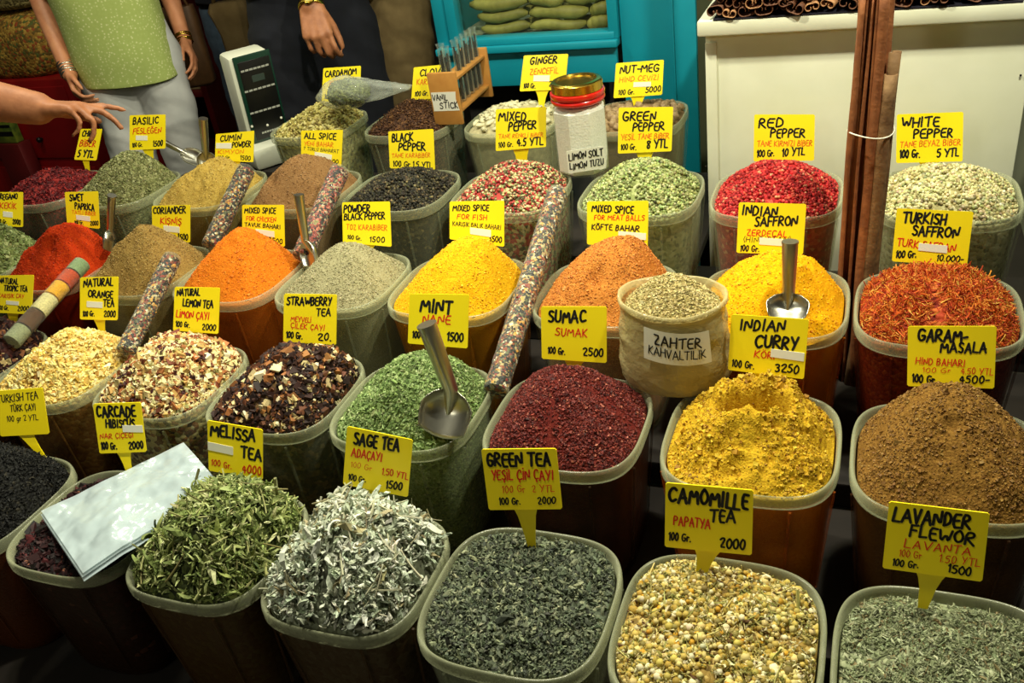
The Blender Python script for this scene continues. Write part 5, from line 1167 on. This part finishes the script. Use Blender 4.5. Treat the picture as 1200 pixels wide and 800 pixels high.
# ------------------------------------------------------------------ shop scale
def scale():
    fy = 2.20; p0 = atY(283, 158, fy); base = np.array([-1.815, 2.345, .564]); t = thing('shop_scale', 'white shop scale with a dark green display face', 'scale', base)
    yw = .95; R = np.array([[math.cos(yw), -math.sin(yw), 0], [math.sin(yw), math.cos(yw), 0], [0, 0, 1.]]); tl = .10
    Rt = R @ np.array([[1, 0, 0], [0, math.cos(tl), -math.sin(tl)], [0, math.sin(tl), math.cos(tl)]])
    WHT = plain('scale_case', (214, 216, 196), .4)
    mb = MB(); mb.box(R @ np.array([0, .0, .035]), (.085, .085, .034), R, .012); mb.build('base', WHT, t, 30)
    mb = MB(); mb.box(R @ np.array([0, .02, .20]), (.066, .045, .150), Rt, .014); mb.build('housing', WHT, t, 30)
    mb = MB(); c = R @ np.array([.008, -.028, .203]); mb.box(c, (.060, .004, .142), Rt, .003); f = mb.build('face_panel', plain('scale_face', (16, 52, 40), .25, coat=.3), t, 30); part(f, 'dark green face')
    mb = MB(); mb.box(c + Rt @ np.array([.002, -.0052, .0]), (.051, .0014, .125), Rt, .001); mb.build('screen', MT['black'], f, 30)
    for zz, ww in ((.098, .04), (.035, .044), (-.035, .044), (-.105, .025)):
        mb = MB()
        for k in range(7): mb.box(c + Rt @ np.array([-ww + k * ww / 3, -.0072, zz]), (ww / 7.5, .0005, .0028), Rt)
        part(mb.build('printed_line', MT['faint_ink'], f, smooth=None), 'white printed line')
    mb = MB(); mb.box(c + Rt @ np.array([.004, -.0070, .068]), (.020, .0005, .010), Rt); part(mb.build('small_display', plain('lcd', (52, 66, 62), .3), f, smooth=None), 'small grey display')
    for k in range(3):
        mb = MB(); mb.lathe([(.004, 0), (.004, .002), (.002, .003)], c + Rt @ np.array([-.055 + .05 * k, -.0066, -.075 - .01 * (k % 2)]), Rt @ basis([0, -1, 0], (1, 0, 0)), 10); part(mb.build('button', MT['paper'], f), 'white button')
scale()

# ------------------------------------------------------------------ red cabinet, sack of spice and red shelves at the left
def left_side():
    y0 = 2.88; q0, q1 = atY(0, 101, y0), atY(58, 88, y0); zt = (q0[2] + q1[2]) / 2
    c = np.array([-3.55, y0 + .25, 0]); t = thing('red_cabinet', 'red painted cabinet with a round knob at the left', 'cabinet', c)
    hx = .40
    mb = MB(); mb.box((0, 0, zt / 2), (hx, .25, zt / 2), bevel=.004); mb.build('body', MT['red_paint'], t, 30)
    mb = MB(); mb.box((0, -.252, zt * .74), (hx - .03, .006, zt * .22), bevel=.004); d = mb.build('drawer', MT['red_paint'], t, 30)
    k = atY(48, 163, y0 - .015) - c
    mb = MB(); mb.lathe([(.006, 0), (.006, .008), (.012, .012), (.013, .02), (.008, .026)], k + np.array([0, .006, 0]), basis([0, -1, 0], (1, 0, 0)), 16); part(mb.build('knob', MT['black'], d), 'dark round knob')
    mb = MB(); mb.box((0, -.252, zt * .24), (hx - .03, .006, zt * .22), bevel=.004); mb.build('drawer', MT['red_paint'], t, 30)
    # printed packet leaning on the cabinet
    pk = atY(8, 152, y0 - .05); mb = MB(); mb.box((0, 0, 0), (.055, .02, .055), bevel=.004); o = mb.build('spice_packet', plain('packet_green', (120, 130, 40), .4, c2=(60, 84, 30), nscale=30), None, 30); 
    mb = MB(); mb.box((0, -.0205, -.012), (.05, .0012, .010)); part(mb.build('packet_band', MT['black'], o, smooth=None), 'dark band')
    mb = MB(); mb.box((0, -.0205, .022), (.05, .0012, .006)); part(mb.build('packet_band', MT['black'], o, smooth=None), 'dark band')
    o.location = tuple(pk); tag(o, 'green packet against the front of the red cabinet', 'packet')
    mb = MB(); hz = pk[2] - .056; mb.box((0, 0, hz / 2), (.07, .035, hz / 2), bevel=.004); bx = mb.build('wooden_crate', MT['dark_red'], None, 30); bx.location = (pk[0], pk[1], 0); tag(bx, 'dark red stand carrying the green packet beside the red cabinet', 'stand')
    # open sacks of spice on the cabinet
    for (px, py, hh, rx, pal, nm, lab, yy) in ((14, 88, .20, .22, [((150, 112, 44), 3), ((170, 136, 60), 3), ((110, 84, 36), 2), ((150, 70, 36), 1.5)], 'mixed brown and yellow spice bale on top of the red cabinet', 'bale of brown and yellow spice', .22),):
        b = np.array([-3.47, y0 + yy, zt + .001]); n = 60; th = np.linspace(0, 2 * np.pi, n, endpoint=False); ex, ey = sup(th, .62)
        rs = [np.stack([rx * s * ex, .19 * s * ey, np.full(n, z)], 1) for s, z in ((.92, 0), (1.0, .02), (1.03, .09), (1.0, .17), (.93, .205), (.8, .235), (.5, .262), (.2, .27))]
        mb = MB(); mb.rings(rs); o = mb.build('spice_bale', grain_mat('bale_top', [((150, 112, 44), 3), ((176, 140, 60), 3), ((108, 84, 36), 3), ((150, 74, 36), 1.6), ((90, 96, 44), 1.4)], 95, .8, .8), None, 180); o.location = tuple(b)
        tag(o, nm, 'spice', None, 'stuff')
        rs = [np.stack([.20 * s * ex, .17 * s * ey, np.full(n, z)], 1) for s, z in ((.9, 0), (1.0, .02), (1.02, .12), (.95, .2), (.6, .23), (.2, .24))]
        mb = MB(); mb.rings(rs); o = mb.build('spice_bale', grain_mat('bale_upper', [((120, 108, 62), 3), ((146, 132, 80), 3), ((88, 78, 44), 3)], 120, .8, .8), None, 180); o.location = tuple(b + np.array([-.02, .02, .272]))
        tag(o, 'olive-brown spice bale stacked above the mixed one', 'spice', None, 'stuff')
    # dark red shelf unit
    c = np.array([-3.46, 3.85, 0]); t = thing('red_shelf_unit', 'dark red wooden shelf unit behind the woman in green', 'shelf unit', c)
    for x in (-.62, -.16, .30):
        mb = MB(); mb.box((x, 0, .75), (.018, .16, .75), bevel=.003); mb.build('upright', MT['dark_red'], t, 30)
    for z in (.06, .40, .70, 1.0, 1.3):
        mb = MB(); mb.box((-.16, 0, z), (.46, .155, .014), bevel=.003); mb.build('shelf', MT['dark_red'], t, 30)
    mb = MB(); mb.box((-.16, .155, .75), (.46, .006, .74)); mb.build('back_board', plain('shelf_back', (40, 10, 10), .7), t, 30)
    rg = np.random.default_rng(3)
    WP = [plain('box_tan', (150, 130, 90), .7), plain('box_olive', (96, 90, 50), .7), plain('box_pale', (176, 170, 140), .7), plain('box_brown', (84, 56, 34), .7)]
    NM = ['tan', 'olive', 'pale', 'brown']
    for i, (x, z, w, h) in enumerate(((.20, .414, .05, .09), (.08, .414, .055, .12), (-.04, .414, .045, .08), (.20, .714, .055, .10), (.06, .714, .06, .07), (.16, 1.014, .07, .11), (-.32, .714, .08, .12), (-.5, .414, .06, .1))):
        mb = MB(); mb.box((0, 0, h / 2), (w, .05, h / 2), bevel=.004); mb.box((0, -.0505, h * .55), (w * .6, .001, h * .16)); o = mb.build('carton', WP[i % 4], None, 30); o.location = (c[0] + x, c[1] - .06, z + .0008)
        tag(o, 'small dark carton standing on the dark red shelf unit', 'carton', 'cartons on the dark red shelves')
left_side()

# ------------------------------------------------------------------ people
def capsule(mb, a, b, ra, rb, n=16):
    a, b = np.asarray(a, float), np.asarray(b, float); d = unit(b - a); u = unit(np.cross(d, [0.31, .2, 1] if abs(d[2]) < .95 else [1., 0, 0])); w = np.cross(d, u); rs = []
    for k in range(1, 6): t = math.pi / 2 * k / 5; rs.append((a - d * ra * math.cos(t), ra * math.sin(t)))
    for k in range(0, 5): t = math.pi / 2 * k / 5; rs.append((b + d * rb * math.sin(t), rb * math.cos(t)))
    mb.rings([[c + r * (math.cos(2 * math.pi * j / n) * u + math.sin(2 * math.pi * j / n) * w) for j in range(n)] for c, r in rs])
def chain(mb, pts, rad):
    for i in range(len(pts) - 1): capsule(mb, pts[i], pts[i + 1], rad[i], rad[i + 1])
def fuse(mb, name, mat, parent, voxel, smooth=4):
    me = mb.mesh(name + '_raw', mat, None); o = bpy.data.objects.new(name + '_raw', me); COL.objects.link(o)
    m = o.modifiers.new('r', 'REMESH'); m.mode = 'VOXEL'; m.voxel_size = voxel; m.adaptivity = 0
    s = o.modifiers.new('s', 'SMOOTH'); s.iterations = smooth; s.factor = .5
    dg = bpy.context.evaluated_depsgraph_get(); out = bpy.data.meshes.new_from_object(o.evaluated_get(dg)); out.name = name
    bpy.data.objects.remove(o); out.materials.clear(); out.materials.append(mat); out.polygons.foreach_set('use_smooth', [True] * len(out.polygons))
    return link(name, out, parent)
def hand(mb, wrist, d, palm, thumb_side, L=.185, curl=(.5, .6, .4), spread=.06, tcurl=.3, thumb_out=.7, curls=None):
    """wrist point, d: wrist to knuckles, palm: direction the palm faces, thumb_side: unit towards the thumb"""
    d = unit(d); palm = unit(np.asarray(palm) - d * np.dot(palm, d)); s = unit(np.asarray(thumb_side) - d * np.dot(thumb_side, d) - palm * np.dot(thumb_side, palm)); k = L / .185
    kn = []
    for i, off in enumerate((.032, .011, -.010, -.030)):
        p = wrist + d * (.086 - .004 * abs(i - 1) - (.006 if i == 3 else 0)) * k + s * off * k - palm * (.004 - .002 * abs(i - 1.3)) * k; kn.append(p)
        capsule(mb, wrist + s * off * .62 * k + d * .006 * k, p, .0165 * k, .0115 * k)
    capsule(mb, kn[0], kn[3], .0105 * k, .0100 * k); capsule(mb, wrist + d * .03 * k + s * .018 * k + palm * .006 * k, wrist + d * .05 * k - s * .022 * k + palm * .006 * k, .015 * k, .013 * k)
    for i, (l1, l2, l3) in enumerate(((.042, .025, .020), (.046, .029, .021), (.043, .027, .021), (.034, .020, .018))):
        c = curls[i] if curls else curl; dirv = unit(d + s * spread * (1.5 - i)); p = kn[i]; ang = 0; r = (.0088, .0090, .0086, .0076)[i] * k
        for j, ln in enumerate((l1, l2, l3)):
            ang += c[j]; q = p + (dirv * math.cos(ang) + palm * math.sin(ang)) * ln * k
            capsule(mb, p, q, r * (1 - .08 * j), r * (.94 - .08 * j)); p = q
    # thumb: leaves the side of the palm near its base
    b = wrist + d * .022 * k + s * .024 * k + palm * .006 * k; t1 = unit(d * .75 + s * thumb_out + palm * .25); t2 = unit(d * .95 + s * (thumb_out * .4) + palm * tcurl); t3 = unit(d * 1.0 + s * .05 + palm * tcurl)
    p1 = b + t1 * .042 * k; p2 = p1 + t2 * .032 * k; p3 = p2 + t3 * .024 * k
    capsule(mb, b, p1, .0155 * k, .0115 * k); capsule(mb, p1, p2, .0112 * k, .0098 * k); capsule(mb, p2, p3, .0098 * k, .0080 * k)
def person(label, foot, fwd, H, arms, sk, female=False, lean=(0, 0), voxel=.006, stance=.11, step=0.0):
    """continuous skin surface from joints; arms: list of (shoulder side, elbow, wrist, hand kwargs)"""
    foot = np.asarray(foot, float); F_ = unit([fwd[0], fwd[1], 0]); Lf = np.array([-F_[1], F_[0], 0]); Z = np.array([0, 0, 1.])
    t = thing('person', label, 'person', foot)
    P = lambda l, f, z: Lf * l + F_ * f + Z * z
    hip = .52 * H; sh = .815 * H; lx, fx = lean
    mb = MB(); J = {}
    for sgn in (1, -1):
        st_ = step * sgn
        hj = P(sgn * .088, 0, hip); kj = P(sgn * (.095 + .3 * (stance - .1)), .02 + st_ * .5, .285 * H); aj = P(sgn * stance, -.02 + st_, .05 * H)
        chain(mb, [hj, kj, aj], [.085, .055, .038]); capsule(mb, kj + P(0, -.02, -.10), aj + P(0, -.005, .12), .050, .036)
        chain(mb, [aj, P(sgn * stance, -.05 + st_, .035), P(sgn * (stance + .02), .14 + st_, .026)], [.036, .034, .026]); J['hip%d' % sgn], J['knee%d' % sgn], J['ank%d' % sgn] = hj, kj, aj
    ch = P(lx * .6, fx * .6, .70 * H); nb = P(lx, fx, sh)
    w = .105 if female else .125
    for sgn in (1, -1):
        chain(mb, [P(sgn * .075, -.01, hip + .03), P(sgn * .065 + lx * .3, fx * .3, .60 * H), ch + P(sgn * .085, 0, 0), nb + P(sgn * .075, 0, -.04)], [.105, .088, .098, .075])
        capsule(mb, nb + P(sgn * .05, 0, -.01), nb + P(sgn * (w + .055), -.01, -.035), .06, .055)
        if female: mb.ball(ch + P(sgn * .075, .085, .02), .062, 10)
    mb.ball(P(0, -.055, hip + .0), (.14, .10, .10) if False else .115, 10)
    hd = P(lx * 1.1, fx * 1.1 + .02, .925 * H)
    chain(mb, [nb, hd + P(0, -.01, -.07)], [.060, .056])
    B3 = np.stack([Lf, F_, Z], 1)
    mb.ball(hd, (.074, .092, .108), 14, B3); mb.ball(hd + P(0, .018, -.050), (.058, .070, .062), 12, B3)
    capsule(mb, hd + P(0, .092, .018), hd + P(0, .108, -.022), .009, .014); mb.ball(hd + P(0, .085, .030), (.055, .02, .012), 8, B3)
    for sgn in (1, -1):
        mb.ball(hd + P(sgn * .076, -.008, -.005), (.010, .018, .030), 8, B3); capsule(mb, hd + P(sgn * .016, .086, -.062), hd + P(0, .090, -.062), .008, .009)
    for (sgn, el, wr, hk, rr_) in arms:
        el, wr = np.asarray(el) - foot, np.asarray(wr) - foot; sj = nb + P(sgn * (w + .05), -.01, -.04)
        ra, rb, rc = rr_; chain(mb, [sj, el], [ra * 1.25, ra]); mid = el + (wr - el) * .25; chain(mb, [el, mid, wr], [ra * .98, rb, rc])
        hand(mb, wr, **hk)
    body = fuse(mb, 'body', sk, t, voxel)
    for sgn in (1, -1):
        e = MB(); e.ball(hd + P(sgn * .032, .084, .012), .0125, 8); ey = e.build('eye', MT['eye'], t, 180); part(ey, 'eye'); e = MB(); e.ball(hd + P(sgn * .032, .0945, .012), .0048, 6); e.build('iris', MT['iris'], ey, 180)
    m = MB(); m.ball(hd + P(0, .0915, -.062), (.022, .008, .007), 8, B3); part(m.build('lips', MT['lips'], t, 180), 'lips')
    h = MB(); h.ball(hd + P(0, -.022, .028), (.086, .090, .098), 14, B3)
    if female: h.ball(hd + P(0, -.065, -.06), (.08, .05, .11), 10, B3)
    hr = h.build('hair', MT['hair'], t, 180); part(hr, 'dark hair')
    return t, P, J, dict(hip=hip, sh=sh, nb=nb, ch=ch, w=w, H=H, F=F_, L=Lf, foot=foot)
def trousers(t, P, J, I, mat, puff=.022, hem=.045, waist=None, crease=.006):
    H = I['H']; mb = MB()
    for sgn in (1, -1):
        h, k, a = J['hip%d' % sgn], J['knee%d' % sgn], J['ank%d' % sgn]
        chain(mb, [h + P(0, 0, -.02), k, a + P(0, 0, .01)], [.088 + puff, .060 + puff * 1.3, .052 + puff])
        capsule(mb, h + P(0, -.005, .0), h + P(-sgn * .01, 0, .12), .092 + puff * .8, .088 + puff * .6)
    mb.ball(P(0, -.055, I['hip']), .122 + puff * .5, 10)
    o = fuse(mb, 'trousers', mat, t, .010, 6); me = o.data
    n = len(me.vertices); V = np.empty(n * 3, np.float32); me.vertices.foreach_get('co', V); V = V.reshape(-1, 3); Nn = np.empty(n * 3, np.float32); me.vertex_normals.foreach_get('vector', Nn); Nn = Nn.reshape(-1, 3)
    wv = fbm(V[:, 0] * 9 + V[:, 2] * 2, V[:, 2] * 13 + V[:, 1] * 9, 5, 3); V += Nn * (wv * 2 * crease)[:, None]; me.vertices.foreach_set('co', V.ravel())
    bm = bmesh.new(); bm.from_mesh(me)
    for z, up in ((hem, False), (waist or (I['hip'] + .14), True)):
        bmesh.ops.bisect_plane(bm, geom=bm.verts[:] + bm.edges[:] + bm.faces[:], plane_co=(0, 0, z), plane_no=(0, 0, 1 if up else -1), clear_outer=True)
    bm.to_mesh(me); bm.free(); me.update(); return o
def shirt(t, P, I, mat, rings, arms, sleeve=.4, seed=0, name='shirt'):
    """rings: (z, half width, half depth, forward offset)"""
    mb = MB(); n = 72; th = np.linspace(0, 2 * np.pi, n, endpoint=False); rs = []
    for (z, a, b, f) in rings:
        k = 1 + .05 * fbm(th * 1.6 + seed, np.full(n, z * 9), seed, 3) * 1.5
        c, s_ = np.sign(np.cos(th)) * abs(np.cos(th)) ** .85, np.sign(np.sin(th)) * abs(np.sin(th)) ** .85
        rs.append([P(a * q * c_, b * q * d_ + f, z + .006 * math.sin(2 * g + seed)) for q, c_, d_, g in zip(k, c, s_, th)])
    mb.rings(rs, False, False)
    nb = I['nb']; foot = I['foot']
    for (sgn, el, wr, hk, rr_) in arms:
        sj = nb + P(sgn * (I['w'] + .035), -.01, -.035); e = np.asarray(el) - foot; w_ = np.asarray(wr) - foot
        if sleeve <= 1: pts = [sj, sj + (e - sj) * sleeve * .5, sj + (e - sj) * sleeve]; rad = [rr_[0] * 1.25 + .030, rr_[0] * 1.2 + .022, rr_[0] * 1.15 + .018]
        else: pts = [sj, (sj + e) / 2, e, e + (w_ - e) * .5, e + (w_ - e) * (sleeve - 1)]; rad = [rr_[0] * 1.25 + .030, rr_[0] + .022, rr_[0] + .020, rr_[1] + .018, rr_[2] + .016]
        pts = [nb + P(sgn * (I['w'] - .045), -.01, -.030)] + pts; rad = [rad[0] * .96] + rad
        mb.tube(pts, rad, 24, False)
    o = mb.build(name, mat, t, 180); s = o.modifiers.new('thickness', 'SOLIDIFY'); s.thickness = .003; s.offset = -1
    ss = o.modifiers.new('smooth', 'SUBSURF'); ss.levels = 1; ss.render_levels = 1
    return o
def band(t, name, c, axis, r, w, mat, lab, parent=None, n=32):
    mb = MB(); R = basis(axis); prof = [(r, -w), (r + .0025, -w), (r + .004, 0), (r + .0025, w), (r, w)]
    mb.rings([[np.asarray(c) + R @ np.array([q * math.cos(2 * math.pi * k / n), q * math.sin(2 * math.pi * k / n) * .86, z]) for k in range(n)] for q, z in prof + prof[:1]], False, False)
    return part(mb.build(name, mat, parent or t, 180), lab)

# shirt fabric with small pale dots
def dotted():
    m, nt, bs, out = new_mat('dotted_green_cotton'); v = node(nt, 'ShaderNodeTexVoronoi'); v.inputs['Scale'].default_value = 95; v.inputs['Randomness'].default_value = .8
    nt.links.new(coords(nt), v.inputs['Vector']); r = ramp(nt, [(.0, (216, 222, 160)), (.16, (216, 222, 160)), (.34, (172, 188, 104)), (1, (166, 182, 98))])
    nt.links.new(v.outputs['Distance'], r.inputs[0]); nt.links.new(r.outputs[0], bs.inputs['Base Color']); bs.inputs['Roughness'].default_value = .85; return m

# woman in the dotted green top
fw_ = unit([.42, -.90, 0]); c0 = atD(152, 90, 3.30); foot = np.array([c0[0], c0[1] + .02, 0]); HW = 1.58
rw = atD(82, 88, 3.20); re_ = atD(44, -12, 3.27); lw = atD(217, 50, 3.38); le = atD(190, -30, 3.42)
dn = unit(atD(92, 114, 3.19) - rw); dl = unit(atD(236, 86, 3.36) - lw); L_ = np.array([-fw_[1], fw_[0], 0])
armsW = [(-1, re_, rw, dict(d=dn, palm=unit(L_ - .2 * fw_), thumb_side=fw_, L=.17, curls=[(.5, .7, .4)] * 4), (.042, .040, .0265)),
         (1, le, lw, dict(d=dl, palm=-L_, thumb_side=fw_, L=.17, curls=[(.35, .5, .3)] * 4), (.040, .038, .0255))]
t, P_, J_, I_ = person('woman in a dotted light green top, white trousers and wrist bangles', foot, fw_, HW, armsW, MT['skin'], True)
trousers(t, P_, J_, I_, MT['white_cloth'], .018)
zh = c0[2] - .012
shirt(t, P_, I_, dotted(), [(zh, .178, .145, .0), (zh + .03, .178, .145, .0), (zh + .10, .176, .145, .01), (zh + .2, .172, .140, .015), (zh + .3, .174, .148, .02), (zh + .42, .185, .155, .025), (zh + .50, .17, .13, .01), (zh + .545, .11, .09, .0), (zh + .56, .085, .08, .0)], armsW, .55, 3, 'top')
ax = unit(rw - re_)
for k in range(5): band(t, 'bangle', rw - foot - ax * (.004 + .011 * k), ax + RNG.normal(size=3) * .06, .028 + .001 * (k % 2), .0032, MT['steel'], 'silver bangle')
ax = unit(lw - le)
for k in range(4): band(t, 'bangle', lw - foot - ax * (.002 + .010 * k), ax + RNG.normal(size=3) * .05, .028, .0034, MT['gold'], 'gold bangle')
# her brown shoulder bag
bc = atD(207, 54, 3.60); mb = MB(); n = 40; th = np.linspace(0, 2 * np.pi, n, endpoint=False); ex, ey = sup(th, .55); tB = thing('shoulder_bag', 'brown shoulder bag hanging behind the arm of the woman in green', 'bag', bc)
R_ = np.stack([L_, -fw_, np.array([0, 0, 1.])], 1)
mb.rings([[R_ @ np.array([.115 * s * a, .045 * s2 * b, z]) for a, b in zip(ex, ey)] for s, s2, z in ((.85, .7, -.165), (1.0, 1.0, -.15), (1.0, 1.1, -.02), (.96, .9, .09), (.92, .55, .14))]); mb.build('bag_body', MT['brown_leather'], tB, 60)
mb = MB(); mb.rings([[R_ @ np.array([.116 * s * a, .052 * s2 * b + .004, z]) for a, b in zip(ex, ey)] for s, s2, z in ((.98, .95, .02), (1.0, .95, .09), (.96, .66, .145))], False, True); mb.build('flap', MT['brown_leather'], tB, 60)
mb = MB(); mb.tube([R_ @ np.array(q) for q in ((-.095, 0, .13), (-.06, .0, .24), (0, .01, .30), (.06, 0, .24), (.095, 0, .13))], .006, 8); mb.build('strap', MT['brown_leather'], tB, 180)

# customer reaching in from the left
tip = atD(130, 126, 1.85); wr = atD(44, 127, 1.83); el = atD(-70, 108, 1.80); foot = np.array([-2.66, 1.02, 0]); fw_ = unit([.85, .25, 0]); L_ = np.array([-fw_[1], fw_[0], 0])
d_ = unit(tip - wr); up_ = unit(UP * .9 + np.array([0, 0, .4])); 
armsC = [(1, el, wr, dict(d=d_, palm=unit(-up_ + .2 * FW), thumb_side=unit(np.cross(d_, unit(-up_))) , L=.175, curls=[(.02, .14, .10), (.30, .40, .25), (.75, .9, .5), (.9, 1.0, .6)], spread=.05, thumb_out=.45), (.049, .047, .034)),
         (-1, foot + np.array([.05, -.30, 1.02]), foot + np.array([.22, -.32, .86]), dict(d=(1, 0, -.5), palm=(0, .5, -.5), thumb_side=(0, .6, .5), L=.18), (.045, .042, .028))]
t, P_, J_, I_ = person('customer at the left edge reaching a bare arm over the tubs', foot, fw_, 1.68, armsC, MT['skin_dark'], False, lean=(.0, .10))
trousers(t, P_, J_, I_, MT['jeans']); shirt(t, P_, I_, plain('grey_cotton', (120, 118, 104), .9), [(.80, .19, .15, 0), (.95, .18, .145, .02), (1.1, .185, .14, .05), (1.25, .20, .13, .075), (1.34, .17, .11, .09), (1.39, .10, .085, .1), (1.41, .085, .08, .1)], armsC, .5, 6)

# man in navy
c0 = atD(362, 70, 3.12); foot = np.array([c0[0] + .02, c0[1] + .04, 0]); fw_ = unit([.55, -.80, 0]); L_ = np.array([-fw_[1], fw_[0], 0]); HM = 1.74
wr = atD(365, 9, 2.80); el = atD(360, -88, 2.90); kn = atD(374, 50, 2.785)
d_ = unit(kn - wr)
armsM = [(-1, el, wr, dict(d=d_, palm=unit(FW * .9 + RT * .15), thumb_side=RT, L=.222, curls=[(.45, .85, .6), (.65, 1.0, .6), (.8, .9, .5), (.75, .8, .5)], spread=.05, tcurl=.55, thumb_out=.35), (.046, .044, .033)),
         (1, foot + L_ * .26 + fw_ * .02 + np.array([0, 0, 1.14]), foot + L_ * .10 + fw_ * .24 + np.array([0, 0, 1.22]), dict(d=-L_ + fw_ * .1, palm=-fw_, thumb_side=(0, 0, 1.)), (.046, .044, .030))]
t, P_, J_, I_ = person('man in navy clothes with a gold watch on his hanging hand', foot, fw_, HM, armsM, MT['skin_dark'], False, stance=.13)
trousers(t, P_, J_, I_, MT['navy'], .046, waist=1.08)
shirt(t, P_, I_, MT['navy'], [(1.04, .215, .165, 0), (1.1, .215, .16, 0), (1.25, .225, .15, 0), (1.36, .20, .13, 0), (1.42, .12, .09, 0), (1.45, .08, .08, 0)], armsM, 1.62, 9)
ax = unit(wr - el); wc = wr - foot - ax * .004
wb = band(t, 'wristwatch', wc, ax, .0385, .008, MT['gold'], 'gold wristwatch'); mb = MB(); dirn = unit(-FW - ax * np.dot(-FW, ax)); mb.lathe([(.019, 0), (.021, .003), (.019, .007), (.015, .008)], wc + dirn * .036, basis(dirn), 24); mb.build('watch_case', MT['gold'], wb, 40)
mb = MB(); mb.lathe([(.0145, 0), (.0145, .0008)], wc + dirn * .0442, basis(dirn), 24); part(mb.build('watch_dial', plain('dial', (196, 190, 120), .3), wb, 40), 'pale dial')

# man in khaki trousers behind
c0 = atD(462, 60, 3.62); foot = np.array([c0[0], c0[1], 0]); fw_ = unit([-.25, -1, 0]); L_ = np.array([-fw_[1], fw_[0], 0])
armsK = [(-1, foot - L_ * .26 + np.array([0, 0, 1.10]), foot - L_ * .10 + fw_ * .22 + np.array([0, 0, 1.08]), dict(d=L_ + fw_ * .2, palm=-fw_, thumb_side=(0, 0, 1)), (.046, .044, .030)),
         (1, foot + L_ * .27 + np.array([0, 0, 1.10]), foot + L_ * .12 + fw_ * .22 + np.array([0, 0, 1.05]), dict(d=-L_ + fw_ * .2, palm=-fw_, thumb_side=(0, 0, 1)), (.046, .044, .030))]
t, P_, J_, I_ = person('man in khaki trousers standing behind, next to the teal counter', foot, fw_, 1.74, armsK, MT['skin_dark'], False, stance=.10, step=.05)
trousers(t, P_, J_, I_, MT['khaki'], .030, waist=.97)
band(t, 'belt', P_(0, -.005, .945), (0, 0, 1), .150, .018, MT['brown_leather'], 'brown belt')
shirt(t, P_, I_, plain('olive_cotton', (104, 98, 60), .9), [(.955, .172, .135, 0), (1.0, .185, .15, 0), (1.1, .195, .155, 0), (1.25, .21, .15, 0), (1.36, .19, .12, 0), (1.42, .12, .09, 0), (1.45, .08, .08, 0)], armsK, .6, 12)

# passer-by in jeans with a khaki jacket tied on, further back
c0 = atD(290, 40, 4.0); foot = np.array([c0[0] + .02, c0[1], 0]); fw_ = unit([.2, -1, 0]); L_ = np.array([-fw_[1], fw_[0], 0])
armsJ = [(-1, foot - L_ * .24 + np.array([0, 0, 1.12]), foot - L_ * .16 + fw_ * .24 + np.array([0, 0, 1.14]), dict(d=L_ + fw_, palm=-fw_, thumb_side=(0, 0, 1)), (.044, .042, .029)),
         (1, foot + L_ * .24 + np.array([0, 0, 1.12]), foot + L_ * .14 + fw_ * .24 + np.array([0, 0, 1.12]), dict(d=-L_ + fw_, palm=-fw_, thumb_side=(0, 0, 1)), (.044, .042, .029))]
t, P_, J_, I_ = person('person in blue jeans with a khaki bag, far behind the shop scale', foot, fw_, 1.66, armsJ, MT['skin_dark'], False, voxel=.008)
trousers(t, P_, J_, I_, MT['jeans'], .024); shirt(t, P_, I_, MT['navy'], [(.88, .19, .145, 0), (1.0, .19, .15, 0), (1.15, .195, .15, 0), (1.28, .19, .13, 0), (1.36, .11, .09, 0), (1.38, .08, .08, 0)], armsJ, 1.5, 15)
bc = atD(275, 32, 3.58); tB = thing('cloth_bag', 'khaki cloth bag carried by the person in jeans behind the scale', 'bag', bc); R_ = np.stack([L_, -fw_, np.array([0, 0, 1.])], 1)
mb = MB(); mb.rings([[R_ @ np.array([.075 * s * a * (1 + .06 * math.sin(k)), .05 * s * b, z]) for k, (a, b) in enumerate(zip(ex, ey))] for s, z in ((.55, -.17), (.75, -.15), (.8, -.02), (1.0, .04), (1.1, .07), (.9, .10))]); mb.build('bag_body', MT['khaki'], tB, 180)
mb = MB(); mb.tube([R_ @ np.array(q) for q in ((-.06, 0, .09), (-.03, 0, .3), (.05, .03, .46), (.05, 0, .3), (.06, 0, .09))], .008, 8); mb.build('strap', MT['khaki'], tB, 180)
